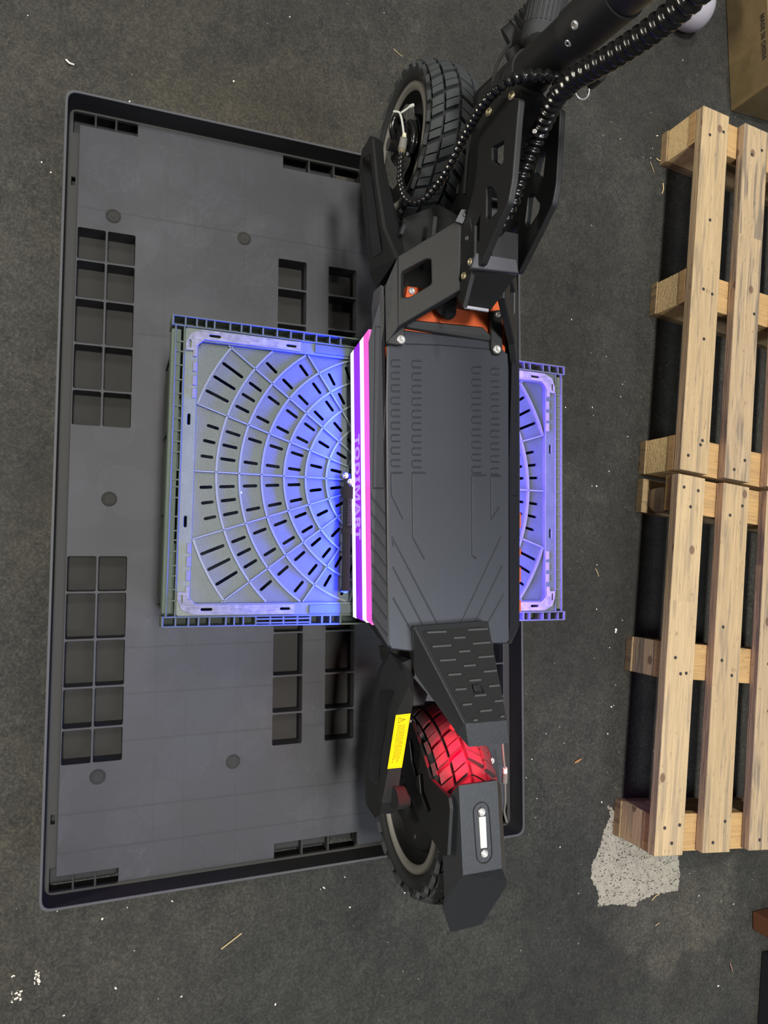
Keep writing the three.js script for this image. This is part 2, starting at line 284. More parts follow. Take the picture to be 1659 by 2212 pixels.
// ================================================================ black plastic pallet
{
  const cx = -0.0475, cz = 0.006, t = thing('plastic_pallet', 'large black plastic pallet with a raised rim, lying under the green crate', 'pallet', [cx, 0, cz], 0.0125);
  const Y0 = 0.1135, LEDGE = 0.105, RIM = 0.149;
  const scuff = canvasTex(1024, 1536, (c, w, h) => {
    c.fillStyle = 'rgb(58,58,61)'; c.fillRect(0, 0, w, h); const R = rng(12);
    for (let i = 0; i < 9000; i++) { const v = R() > 0.45 ? 75 + 25 * R() : 40; c.fillStyle = `rgba(${v},${v},${v + 2},${0.10 + 0.12 * R()})`; c.fillRect(R() * w, R() * h, 1 + 3 * R(), 1 + 3 * R()); }
    for (let i = 0; i < 420; i++) { const x = R() * w, y = R() * h; c.fillStyle = `rgba(${R() > 0.5 ? '112,112,118' : '36,35,33'},${0.04 + 0.05 * R()})`; c.beginPath(); c.ellipse(x, y, 15 + 60 * R(), 12 + 45 * R(), R() * 3, 0, 7); c.fill(); }
    const arcs = (x, y, n, r) => { for (let i = 0; i < n * 2; i++) { const a = R() * 6.28, d = r * Math.sqrt(R()), k = 6 + 45 * R() * R(), b = a + 1.57 + 2.2 * (R() - 0.5); c.strokeStyle = `rgba(150,150,150,${0.04 + 0.11 * R()})`; c.lineWidth = 0.4 + 0.9 * R(); c.beginPath(); c.moveTo(x + d * Math.cos(a), y + d * Math.sin(a)); c.quadraticCurveTo(x + d * Math.cos(a) + k * 0.5 * Math.cos(b) + 4, y + d * Math.sin(a) + k * 0.5 * Math.sin(b), x + d * Math.cos(a) + k * Math.cos(b), y + d * Math.sin(a) + k * Math.sin(b)); c.stroke(); } };
    const at = (u, v) => [(u / 0.8 + 0.5) * w, (v / 1.2 + 0.5) * h];
    arcs(...at(-0.15, -0.42), 150, 120); arcs(...at(-0.2, -0.52), 60, 90); arcs(...at(-0.33, -0.5), 60, 50); arcs(...at(-0.08, -0.35), 60, 90); arcs(...at(-0.27, 0.56), 60, 45); arcs(...at(0.02, 0.5), 60, 70); arcs(...at(-0.25, 0.2), 40, 120); arcs(...at(0.05, 0.36), 50, 60);
    for (let i = 0; i < 260; i++) { const x = R() * w, y = R() * h, a = R() * 6.28, k = 10 + 60 * R(); c.strokeStyle = `rgba(${R() > 0.3 ? '140,140,140' : '38,38,38'},${0.06 + 0.1 * R()})`; c.lineWidth = 0.5 + R(); c.beginPath(); c.moveTo(x, y); c.lineTo(x + k * Math.cos(a), y + k * Math.sin(a)); c.stroke(); }
    // marks printed through from the ribs beneath
    for (const v of [-0.44, -0.25, 0.24, 0.31, 0.38, 0.48, 0.535]) { c.fillStyle = 'rgba(24,24,26,0.32)'; c.fillRect(0, at(0, v)[1], w, 4); }
    for (const u of [-0.245, -0.2, -0.12, 0.01]) { c.fillStyle = 'rgba(30,30,32,0.12)'; c.fillRect(at(u, 0)[0], 0, 4, h); }
  }, { metres: [0.8, 1.2], offset: [0.5, 0.5] });
  const deckM = std([0.58, 0.59, 0.62], 0.6, { map: scuff, bumpMap: grainBump, bumpScale: 0.00015 });
  const dusty = std([0.030, 0.029, 0.026], 0.75, soft), dark = std([0.022, 0.022, 0.023], 0.6, soft), floorM = std([0.034, 0.032, 0.028], 0.8, { bumpMap: floorBump, bumpScale: 0.0006 });
  const lt = (name, g, m, l) => local(name, g, m, t, null, l);
  lt('rim', flat(rect(-0.3955, 0.3955, -0.601, 0.601, 0.016), [rect(-0.392, 0.392, -0.5975, 0.5975, 0.014)], RIM - 0.003, RIM - 0.073, 0), std([0.012, 0.012, 0.0125], 0.7, soft));
  lt('rim_edge', flat(rect(-0.3957, 0.3957, -0.6012, 0.6012, 0.016), [rect(-0.3918, 0.3918, -0.5973, 0.5973, 0.014)], RIM, 0.003, 0.0006), std([0.048, 0.048, 0.052], 0.6, soft));
  // ledge with hand slots cut under the edge of the deck panel
  const slots = [[-0.386, -0.291], [-0.054, 0.088], [0.29, 0.386]];
  const half = [[-0.386, -0.594], [-0.291, -0.594], [-0.291, -0.5655], [-0.054, -0.5655], [-0.054, -0.594], [0.088, -0.594], [0.088, -0.5655], [0.291, -0.5655], [0.291, -0.594], [0.386, -0.594], [0.386, -0.558], [0.3757, -0.558]];
  const well = [...half, ...half.map(([x, z]) => [x, -z]).reverse(), [-0.3757, 0.558], [-0.3757, -0.558]].filter((q, k) => k !== 99).map((q) => [q[0], q[1]]);
  { const k = well.findIndex((q) => q[0] === -0.386 && q[1] > 0); well.splice(k + 1, 0, [-0.386, 0.558]); well.push([-0.386, -0.558]); }
  lt('ledge', flat(rect(-0.392, 0.392, -0.5975, 0.5975, 0.012), [fillet(well, 0.003), rect(-0.3865, -0.3805, -0.488, -0.474), rect(-0.3865, -0.3805, 0.482, 0.496)], LEDGE, 0.006), dusty);
  for (const [a, b] of slots) for (const s of [-1, 1]) for (const f of [0.34, 0.66]) lt('slot_rib', box(0.003, 0.05, 0.036, mix(a, b, f), LEDGE - 0.026, s * 0.576), dark);
  const rows = [0.0985, 0.1545, 0.2255, 0.2965, 0.357, 0.4095].map((v) => v), holes = [], cells = [];
  for (const s of [-1, 1]) for (let k = 0; k < 5; k++) {
    const z0 = s * rows[k], z1 = s * rows[k + 1], a = Math.min(z0, z1) + 0.0018 + 0.002, b = Math.max(z0, z1) - 0.0018 + 0.002;
    for (const [u0, u1] of [[-0.3742, -0.3345], [-0.3308, -0.2905], [0.2905, 0.3308], [0.3345, 0.3742], ...(k ? [[-0.0595, -0.0105], [0.0295, 0.0805]] : [])]) { holes.push(rect(u0, u1, a, b, 0.0025)); cells.push([u0, u1, a, b]); }
  }
  // deck panel: its ends step back at the hand slots
  const endX = [-0.3765, -0.291, -0.291, -0.054, -0.054, 0.088, 0.088, 0.291, 0.291, 0.3765], endZ = [0.569, 0.569, 0.589, 0.589, 0.567, 0.567, 0.589, 0.589, 0.569, 0.569];
  const out = [...endX.map((x, i) => [x, -endZ[i]]), ...endX.map((x, i) => [x, endZ[i]]).reverse()];
  lt('deck_panel', flat(out.map((q) => new THREE.Vector2(...q)), holes, Y0, 0.036, 0.0007), deckM);
  for (const [u0, u1, a, b] of cells) lt('pocket_floor', span(u0 - 0.0015, u1 + 0.0015, Y0 - 0.0385, Y0 - 0.0362, a - 0.0015, b + 0.0015), floorM);
  for (const [px, py] of [[245, 467], [527, 515], [236, 1078], [503, 1645], [211, 1678]]) { const q = P(px, py, Y0), x = q.x - cx, z = q.z - cz, u = x - 0.0125 * z, v = z + 0.0125 * x; lt('plug', [new THREE.CylinderGeometry(0.0105, 0.0115, 0.0014, 24).translate(u, Y0 + 0.0007, v), new THREE.TorusGeometry(0.0085, 0.001, 6, 24).rotateX(Math.PI / 2).translate(u, Y0 + 0.0014, v), new THREE.CylinderGeometry(0.004, 0.004, 0.0026, 6).translate(u, Y0 + 0.001, v)], dusty); }
  for (const u of [-0.34, 0, 0.34]) for (const v of [-0.52, 0, 0.52]) lt('foot', span(u - 0.05, u + 0.05, 0, 0.088, v - 0.07, v + 0.07, 0.006), dark);
  lt('underside', flat(rect(-0.385, 0.385, -0.59, 0.59), [], 0.03, 0.004), std([0.004, 0.004, 0.004], 0.9));
}

// ================================================================ folding crate
{
  const t = thing('folding_crate', 'green-grey folding plastic crate with a ribbed slotted lid, carrying the scooter', 'crate', [0, 0.1135, 0]);
  const plasticMap = tex(512, 512, (i, j) => { const a = fbm(i / 32, j / 32, 16, 4, 7), b = fbm(i / 3, j / 3, 170, 2, 17), k = 0.86 + 0.35 * (a - 0.5) + 0.18 * (b - 0.5); return [0.092 * k, 0.120 * k, 0.094 * k]; }, { metres: [0.25, 0.25] });
  const wornMap = tex(1024, 1024, (i, j) => { const a = fbm(i / 26, j / 26, 1024 / 26 | 0, 4, 3), s = fbm(i / 90, j / 2.5, 410, 2, 13), k = 0.75 + 0.6 * (s - 0.5) + 0.6 * (a - 0.5); return [0.24 * k, 0.24 * k, 0.228 * k]; }, { metres: [0.2, 0.2] });
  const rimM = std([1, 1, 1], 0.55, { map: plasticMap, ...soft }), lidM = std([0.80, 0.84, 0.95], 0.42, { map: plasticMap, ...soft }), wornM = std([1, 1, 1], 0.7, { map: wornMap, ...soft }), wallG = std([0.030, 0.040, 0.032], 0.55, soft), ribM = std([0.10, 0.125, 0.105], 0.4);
  const T = 0.35, FL = 0.338;
  // side walls with their panels
  for (const s of [-1, 1]) {
    part('crate_wall', [span(s > 0 ? 0.283 : -0.287, s > 0 ? 0.287 : -0.283, 0.116, 0.33, -0.19, 0.19)], wallG, t);
    part('crate_wall', [span(-0.29, 0.29, 0.116, 0.33, s > 0 ? 0.184 : -0.188, s > 0 ? 0.188 : -0.184)], wallG, t);
    part('wall_band', span(s > 0 ? 0.287 : -0.2995, s > 0 ? 0.2995 : -0.287, 0.322, 0.345, -0.183, 0.183, 0.002), rimM, t);
    for (const z of [-0.12, 0, 0.12]) part('wall_panel', span(s > 0 ? 0.287 : -0.2915, s > 0 ? 0.2915 : -0.287, 0.14, 0.305, z - 0.05, z + 0.05, 0.004), wallG, t);
    part('wall_foot', span(s > 0 ? 0.27 : -0.284, s > 0 ? 0.284 : -0.27, 0.1135, 0.135, -0.182, 0.182, 0.004), wallG, t);
  }
  part('crate_bottom', span(-0.285, 0.285, 0.1135, 0.119, -0.185, 0.185), wallG, t);
  // rim: double walls with cross ribs, open on top
  const w = 0.0022, B = 0.322;
  for (const s of [-1, 1]) {
    part('rim_strip', span(-0.3, 0.3, B, T, s * 0.2 - (s > 0 ? w : 0), s * 0.2 + (s > 0 ? 0 : w), 0.0008), rimM, t);
    part('rim_strip', span(-0.3, 0.3, B, T - 0.001, s * 0.1868 - w / 2, s * 0.1868 + w / 2, 0.0008), rimM, t);
    for (const e of [-1, 1]) part('rim_strip', span(e * 0.3 - (e > 0 ? 0.003 : 0), e * 0.3 + (e > 0 ? 0 : 0.003), B, T, s > 0 ? 0.186 : -0.2, s > 0 ? 0.2 : -0.186, 0.001), rimM, t);
    part('rim_shelf', span(-0.3, 0.3, B - 0.006, B, s > 0 ? 0.186 : -0.2, s > 0 ? 0.2 : -0.186), wallG, t);
    part('rim_strip', span(s * 0.2945 - w / 2, s * 0.2945 + w / 2, B, T - 0.002, -0.188, 0.188, 0.0008), rimM, t);
    part('rim_strip', span(s * 0.2835 - w / 2, s * 0.2835 + w / 2, B, T - 0.002, -0.188, 0.188, 0.0008), rimM, t);
    part('rim_shelf', span(s > 0 ? 0.283 : -0.295, s > 0 ? 0.295 : -0.283, B + 0.003, B + 0.008, -0.188, 0.188), rimM, t);
  }
  const topX = [240, 312, 372, 425, 525, 597, 655, 735, 825, 912, 995, 1075, 1160, 1230].map((a) => P(320 + a / 2.95, 650 + (112 + 0.125 * a) / 2.95, T).x);
  const botX = [175, 258, 322, 392, 497, 550, 608, 688, 1035, 1110, 1163, 1228].map((a) => P(320 + a / 2.95, 650 + 2040 / 2.95, T).x);
  const rightX = [1134, 1147, 1175, 1189, 1207].map((a) => P(a, 800, T).x), midX = [0.0, 0.03, 0.06, 0.09, 0.118, 0.145];
  const ribs = new THREE.BoxGeometry(0.002, 0.024, 0.0128), ribB = new THREE.BoxGeometry(0.0096, 0.02, 0.0018);
  for (const x of [...topX, ...midX, ...rightX]) local('rim_rib', ribs, rimM, t, [x, T - 0.0135 - 0.1135, -0.1934]);
  for (const x of [...botX, ...midX, ...rightX]) local('rim_rib', ribs, rimM, t, [x, T - 0.0135 - 0.1135, 0.1934]);
  for (const dz of [-0.0028, 0.0022]) part('rim_grid', span(botX[7], botX[8], T - 0.02, T - 0.0008, 0.1934 + dz - 0.0009, 0.1934 + dz + 0.0009), rimM, t);
  for (const f of [0.26, 0.5, 0.76]) local('rim_rib', ribs, rimM, t, [mix(botX[7], botX[8], f), T - 0.0135 - 0.1135, 0.1934]);
  const sideZ = [-0.166, -0.153, -0.135, -0.116, -0.098, -0.082, -0.066, -0.05, -0.036, -0.0225, 0.0005, 0.013, 0.022, 0.036, 0.06, 0.078, 0.09, 0.104, 0.122, 0.135, 0.152, 0.166];
  for (const s of [-1, 1]) for (const z of sideZ) local('rim_rib', ribB, rimM, t, [s * 0.289, T - 0.013 - 0.1135, z]);
  // lid: surround, recessed floor with real slots, rings and spokes
  const FX = 0.2655, FZ = 0.1695, stadium = (x, z, len, wd, a) => { const o = [], hl = len / 2 - wd / 2; for (let k = 0; k < 12; k++) { const th = -Math.PI / 2 + Math.PI * (k % 6) / 5 + (k >= 6 ? Math.PI : 0), e = k < 6 ? hl : -hl, lx = e + wd / 2 * Math.cos(th), lz = wd / 2 * Math.sin(th); o.push(new THREE.Vector2(x + lx * Math.cos(a) - lz * Math.sin(a), z + lx * Math.sin(a) + lz * Math.cos(a))); } return o; };
  const frameSlots = []; for (const s of [-1, 1]) for (const e of [-1, 1]) { frameSlots.push(stadium(s * 0.245, e * 0.1775, 0.015, 0.0035, 0), stadium(s * 0.143, e * 0.1775, 0.014, 0.0035, 0), stadium(s * 0.2735, e * 0.164, 0.0105, 0.003, Math.PI / 2), stadium(s * 0.2745, e * 0.066, 0.0145, 0.0035, Math.PI / 2)); }
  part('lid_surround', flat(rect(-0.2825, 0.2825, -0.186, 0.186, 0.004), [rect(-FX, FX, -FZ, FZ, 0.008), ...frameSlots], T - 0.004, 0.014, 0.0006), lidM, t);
  for (const s of [-1, 1]) for (const e of [-1, 1]) {
    const c = (x, z) => [s * x, e * z], L = [c(0.2815, 0.155), c(0.2815, 0.165), c(0.276, 0.178), c(0.262, 0.1845), c(0.13, 0.1845), c(0.13, 0.1715), c(0.258, 0.1715), c(0.2675, 0.162), c(0.2675, 0.148), c(0.272, 0.148), c(0.272, 0.155)].map((q) => new THREE.Vector2(...q)); if (THREE.ShapeUtils.area(L) < 0) L.reverse();
    part('lid_corner', flat(L, [stadium(s * 0.245, e * 0.1775, 0.015, 0.0035, 0), stadium(s * 0.143, e * 0.1775, 0.014, 0.0035, 0), stadium(s * 0.2765, e * 0.164, 0.0105, 0.003, Math.PI / 2)], T - 0.0005, 0.0036, 0.0006), wornM, t, 'pale scuffed raised corner of the lid');
    for (const z of [0.135, 0.117, 0.1]) local('lid_tab', box(0.0055, 0.003, 0.013, 0, 0, 0, 0.001), wornM, t, [s * 0.2695, T - 0.0032 - 0.1135, e * z]);
    part('lid_latch', span(s * 0.075 - 0.035, s * 0.075 + 0.035, T - 0.004, T - 0.001, e * 0.1785 - 0.006, e * 0.1785 + 0.006, 0.001), lidM, t);
  }
  const slot = [], A = Math.PI / 180, inside = (x, z, m) => Math.abs(x) < FX - m && Math.abs(z) < FZ - m;
  const put = (r, deg, len) => { for (const s of [-1, 1]) { const a = deg * A, x = s * r * Math.cos(a), z = r * Math.sin(a); if (inside(r * Math.cos(a) + len / 2 * Math.cos(a), (r + len / 2) * Math.sin(a), 0.004)) slot.push(stadium(x, z, len, 0.0042, s * a)); } };
  const rings = [0.058, 0.088, 0.1175, 0.1475, 0.1778, 0.2075, 0.2375], S = 18.4;
  for (let k = -5; k < 5; k++) {
    const m = (k + 0.5) * S, two = [m - S / 4, m + S / 4], three = [m - S / 4, m, m + S / 4], out0 = k === 0 || k === -1, out1 = k === 1 || k === -2;
    if (out0) for (const d of three) put(0.250, d, 0.0165);
    if (out1) for (const d of three) put(0.259, d, 0.033);
    for (const d of out0 || out1 ? three : two) put(0.2228, d, 0.0205);
    for (const d of two) { put(0.1925, d, 0.0195); put(0.1625, d, 0.0195); put(0.1325, d, 0.0185); }
    put(0.1028, m, 0.018); put(0.0735, m, 0.017);
  }
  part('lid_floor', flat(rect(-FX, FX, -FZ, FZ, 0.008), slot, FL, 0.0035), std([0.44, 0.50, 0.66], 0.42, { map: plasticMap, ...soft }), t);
  const arcRib = (r, a0, a1, s) => { const o = [], n = Math.max(4, Math.ceil((a1 - a0) / 3)); for (const [q, rev] of [[r + 0.0013, 0], [r - 0.0013, 1]]) for (let i = 0; i <= n; i++) { const a = mix(a0, a1, (rev ? n - i : i) / n) * A; o.push(new THREE.Vector2(s * q * Math.cos(a), q * Math.sin(a))); } if (THREE.ShapeUtils.area(o) < 0) o.reverse(); return flat(o, [], FL + 0.005, 0.006); };
  for (const r of rings) for (const s of [-1, 1]) { const lim = r > FZ ? Math.asin((FZ - 0.001) / r) / A : 90; part('ring_rib', arcRib(r, -lim, lim, s), ribM, t); }
  for (const s of [-1, 1]) for (const e of [-1, 1]) part('ring_rib', arcRib(0.2782, e > 0 ? S : -Math.asin((FZ - 0.001) / 0.2782) / A, e > 0 ? Math.asin((FZ - 0.001) / 0.2782) / A : -S, s), ribM, t);
  for (let k = -4; k <= 5; k++) for (const s of [-1, 1]) {
    if (k === 5 && s < 0) continue; const a = k === 5 ? Math.PI / 2 : k * S * A, dx = s * Math.cos(a), dz = Math.sin(a), r1 = Math.min(FX / Math.max(1e-6, Math.abs(dx)), FZ / Math.max(1e-6, Math.abs(dz)));
    part('spoke_rib', bar(V(dx * (k === 5 ? -r1 : 0.03), FL + 0.002, dz * (k === 5 ? -r1 : 0.03)), V(dx * r1, FL + 0.002, dz * r1), 0.0026, 0.006, UP), ribM, t);
  }
  single('white_paper_crumb', new THREE.IcosahedronGeometry(0.0022, 0).scale(1.2, 0.5, 0.9).translate(...P(519, 1064, FL + 0.001).toArray()), M.white, 'tiny white crumb lying on the crate lid, left of the scooter', 'crumb');
}

// ================================================================ wooden pallets
{
  const woodTex = (seed, base, grey) => tex(512, 2048, (i, j) => {
    const u = i / 512, v = j / 2048, wv = fbm(u * 8, v * 6, 8, 3, seed), g = fbm(u * 64 + 5 * wv, v * 10 + 60, 4096, 3, seed + 7), f = fbm(u * 220, v * 26, 4096, 2, seed + 17), st = fbm(u * 14, v * 9, 4096, 3, seed + 27), r = hash(i, j >> 3, seed);
    let k = 1 + 0.42 * (g - 0.5) + 0.30 * (f - 0.5) + 0.12 * (r - 0.5); const dirt = sst(0.52, 0.75, st) * grey, dot = sst(0.80, 0.86, fbm(u * 40, v * 60, 4096, 2, seed + 37)) * 0.3;
    k *= 1 - 0.5 * dirt; k *= 1 - dot;
    let kn = 0; for (let q = 0; q < 3; q++) { const kx = hash(q, seed, 3), ky = hash(q, seed, 4), d = Math.hypot((u - kx) * 0.15, (v - ky) * 0.7) / 0.007; kn = Math.max(kn, sst(1.15, 0.75, d)); }
    return [mix(base[0] * k, 0.12, kn * 0.8), mix(base[1] * k * (1 + 0.06 * dirt), 0.06, kn * 0.8), mix(base[2] * k * (1 + 0.25 * dirt), 0.035, kn * 0.8)];
  }, { metres: [0.15, 1] });
  const woodBump = tex(512, 1024, (i, j) => fbm(i / 4, j / 60, 512, 3, 91), { data: true, metres: [0.12, 0.8] });
  const wm = (s, b, g) => std([1, 1, 1], 0.78, { map: woodTex(s, b, g), bumpMap: woodBump, bumpScale: 0.0006 });
  const woods = [wm(100, [0.44, 0.318, 0.168], 0.6), wm(200, [0.41, 0.30, 0.17], 1.0), wm(300, [0.49, 0.36, 0.195], 0.45)], beamM = wm(400, [0.46, 0.285, 0.115], 0.15), dirtyM = wm(500, [0.27, 0.185, 0.09], 0.6);
  const chip = std([1, 1, 1], 0.9, { map: tex(512, 512, (i, j) => { const a = fbm(i / 5, j / 14, 512, 2, 5), b = fbm(i / 16, j / 4, 512, 2, 15), c = hash(i >> 1, j >> 1, 6), k = 0.55 + 0.7 * Math.max(a, b) * 0.9 + 0.3 * (c - 0.5); return [0.72 * k, 0.52 * k, 0.25 * k]; }, { metres: [0.12, 0.12] }), bumpMap: floorBump, bumpScale: 0.001 });
  const bark = wm(600, [0.60, 0.46, 0.30], 0.8), nailM = std([0.05, 0.045, 0.042], 0.6, { metalness: 0.5 });
  const A = P(1432, 292, 0), turn = -0.0969, dz = V(-0.0967, 0, 0.9953), R = rng(31);
  const nailG = new THREE.CylinderGeometry(0.0036, 0.0036, 0.0012, 10);
  function makePallet(label, at, L, bands, nails, widths) {
    const t = thing('wooden_pallet', label, 'pallet', at.toArray(), turn, 'wooden pallets standing end to end'); delete t.base;
    widths.forEach(([x0, x1, za, zb], k) => {
      const g = boxUV(new RoundedBoxGeometry(x1 - x0, 0.0205, zb - za, 2, 0.0022), R() * 3, R() * 3), s = local('slat', g, woods[(k + (L < 0.8 ? 2 : 0)) % 3], t, [(x0 + x1) / 2, 0.125 - 0.01025, (za + zb) / 2]);
      for (const [nx, nz] of nails[k] || []) local('nail', nailG, nailM, s, [mix(-0.5, 0.5, nx) * (x1 - x0), 0.01035, nz - (za + zb) / 2]);
    });
    bands.forEach(([z0, z1], b) => {
      const w = z1 - z0, zc = (z0 + z1) / 2, bx = (h, len) => boxUV(new RoundedBoxGeometry(len, h, w, 2, 0.0015), R() * 3, R() * 3, 'x');
      local('crossbeam', bx(0.0195, 0.574), beamM, t, [0.286, 0.0945, zc]);
      local('base_board', bx(0.02, 0.574), dirtyM, t, [0.283, 0.01, zc]);
      for (const x of [0.0475, 0.287, 0.5275]) {
        if (L < 0.8 && b === 0 && x < 0.1) {                 // a rough half-round log piece stands in for the first block
            const n = V(0.9953, 0, 0.0967), pl = { o: at.clone().addScaledVector(n, 0.014), u: dz.clone(), v: UP.clone(), n: n.clone().negate() }; t.updateMatrixWorld();
            const g = plate(pl, [[1395, 1074], [1398, 1066], [1402, 1060], [1411, 1055], [1422, 1053], [1434, 1052], [1436, 1099], [1432, 1105], [1420, 1106], [1411, 1105], [1402, 1097], [1396, 1088], [1393, 1081]], [], 0.075, 0.0025, 0.002);
            local('log_block', boxUV(g.applyMatrix4(t.matrixWorld.clone().invert())), bark, t, null, 'rounded rough log piece between the boards'); continue;
        }
        local('block', boxUV(new RoundedBoxGeometry(0.095, 0.065, w, 2, 0.002), R(), R()), L < 0.8 && b ? woods[b === 1 ? 1 : 2] : chip, t, [x, 0.0525, zc], L < 0.8 && b ? null : 'pressed chipboard block');
      }
    });
    return t;
  }
  makePallet('pale wooden pallet nearer the cardboard box, its chipboard blocks showing at the left', A, 0.823, [[0, 0.078], [0.3725, 0.449], [0.745, 0.822]],
    [[[0.3, 0.065], [0.8, 0.045], [0.5, 0.26], [0.42, 0.42], [0.75, 0.425], [0.55, 0.53], [0.25, 0.79], [0.72, 0.752], [0.66, 0.762]], [[0.35, 0.07], [0.75, 0.05], [0.8, 0.44], [0.35, 0.8], [0.75, 0.775]], [[0.4, 0.05], [0.5, 0.78]], [[0.5, 0.05]], [[0.5, 0.05]]],
    [[-0.001, 0.0755, 0.002, 0.823], [0.122, 0.1955, 0, 0.822], [0.247, 0.321, 0, 0.822], [0.373, 0.447, 0, 0.822], [0.5, 0.573, 0, 0.822]]);
  makePallet('pale wooden pallet nearer the bare concrete patch, with a rounded log block at one corner', A.clone().addScaledVector(dz, 0.831), 0.775, [[0.001, 0.077], [0.352, 0.427], [0.7, 0.775]],
    [[[0.22, 0.028], [0.75, 0.03], [0.5, 0.067], [0.3, 0.382], [0.52, 0.414], [0.72, 0.412], [0.3, 0.72], [0.82, 0.715], [0.58, 0.75]], [[0.75, 0.045], [0.3, 0.07], [0.28, 0.31], [0.3, 0.38], [0.7, 0.41], [0.75, 0.71], [0.35, 0.752]], [[0.4, 0.38], [0.5, 0.48], [0.4, 0.75]], [[0.5, 0.05]], [[0.5, 0.05]]],
    [[-0.004, 0.0695, 0.001, 0.775], [0.121, 0.196, 0.001, 0.773], [0.248, 0.322, 0, 0.772], [0.374, 0.448, 0, 0.772], [0.501, 0.572, 0, 0.772]]);
}

// ================================================================ cardboard box, and what peeps in at the edges
{
  const card = std([1, 1, 1], 0.8, { map: tex(512, 512, (i, j) => { const a = fbm(i / 40, j / 40, 512 / 8 | 0, 3, 2), b = fbm(i / 2, j / 12, 256, 2, 12), k = 0.85 + 0.3 * (a - 0.5) + 0.2 * (b - 0.5); return [0.20 * k, 0.138 * k, 0.055 * k]; }, { metres: [0.3, 0.3] }) });
  const c0 = P(1578, 241, 0), th = 0.0353, t = thing('cardboard_box', 'brown cardboard box with black MADE IN CHINA print and clear film on its corner', 'box', c0.toArray(), th); delete t.base;
  const h = 0.118;
  local('carton', boxUV(new RoundedBoxGeometry(0.5, h, 0.42, 2, 0.003).translate(0.25, h / 2, -0.21)), card, t);
  for (const x of [0.0035, 0.252]) local('lid_flap', boxUV(new RoundedBoxGeometry(x < 0.1 ? 0.243 : 0.244, 0.003, 0.414, 1, 0.001).translate(x + 0.122, h + 0.0017, -0.21)), card, t);
  local('printed_text', lettering('MADE IN CHINA', 0.011, V(-0.0003, h - 0.021, -0.178), V(0, 0, 1), V(0, 1, 0), 0.112), std([0.012, 0.011, 0.009], 0.8), t);
  const film = new THREE.MeshPhysicalMaterial({ color: C(0.95, 0.96, 0.95), roughness: 0.12, transmission: 1, thickness: 0, ior: 1.4 }), R = rng(8);
  const sheet = (nx, ny, f) => { const g = new THREE.PlaneGeometry(1, 1, nx, ny), p = g.attributes.position; for (let i = 0; i < p.count; i++) { const q = f(p.getX(i) + 0.5, p.getY(i) + 0.5); p.setXYZ(i, q.x, q.y, q.z); } g.computeVertexNormals(); return g; };
  local('clear_film', sheet(24, 24, (u, v) => V(-0.006 - 0.010 * fbm(u * 5, v * 5, 64, 3, 4), v * h * 0.95 + 0.002, -0.005 - 0.1 * u)), film, t, null, 'crinkled clear plastic film over the corner');
  local('clear_film', sheet(24, 24, (u, v) => V(-0.004 + 0.2 * u, v * h * 0.9 + 0.002, 0.004 + 0.012 * fbm(u * 6, v * 4, 64, 3, 14))), film, t);
  local('clear_film', sheet(20, 20, (u, v) => V(-0.03 + 0.05 * u + 0.02 * fbm(u * 4, v * 4, 64, 2, 24), 0.004 + v * h * 0.5 + 0.03 * fbm(u * 6, v * 6, 64, 3, 34), -0.29 - 0.07 * u - 0.03 * v)), film, t);
  // pale rounded thing cut off by the upper edge of the photograph
  const q = P(1536, -32, 0.12), g = new THREE.SphereGeometry(1, 40, 28), p = g.attributes.position;
  for (let i = 0; i < p.count; i++) { const x = p.getX(i), y = p.getY(i), z = p.getZ(i); p.setXYZ(i, Math.sign(x) * Math.pow(Math.abs(x), 0.85) * 0.047, Math.max(-0.9, y) * 0.05, z * 0.052 - (z < 0 ? 0.09 * z * z : 0)); }
  g.computeVertexNormals();
  single('grey_rounded_object', g.translate(q.x + 0.022, 0.045, q.z - 0.012), std([0.36, 0.34, 0.37], 0.6, soft), 'smooth pale grey rounded object cut off by the top edge, between stem and cardboard box', 'object');
  // reddish brown block and a dark low box at the lower right edge
  const b = P(1648, 1977, 0.03), e = P(1657, 2024, 0.03), wb = V(0, 0, 0.0);
  single('brown_wood_block', boxUV(new RoundedBoxGeometry(0.09, 0.06, 0.042, 2, 0.004).translate(b.x + 0.045, 0.03, (b.z + e.z) / 2)), std([0.13, 0.05, 0.018], 0.7, soft), 'reddish brown wooden block at the right edge, beyond the bare concrete patch', 'block');
  const d0 = P(1645, 2055, 0.0), d1 = P(1636, 2200, 0.0);
  const L = [[d0.x, d0.z], [d1.x, d1.z], [d1.x - 0.01, d1.z + 0.3], [d1.x + 0.4, d1.z + 0.3], [d0.x + 0.4, d0.z]].map((w) => new THREE.Vector2(...w)); if (THREE.ShapeUtils.area(L) < 0) L.reverse();
  single('black_tray', flat(L, [], 0.05, 0.05, 0.003), std([0.006, 0.006, 0.010], 0.6), 'black low tray with a straight edge at the lower right corner of the floor', 'tray');
}

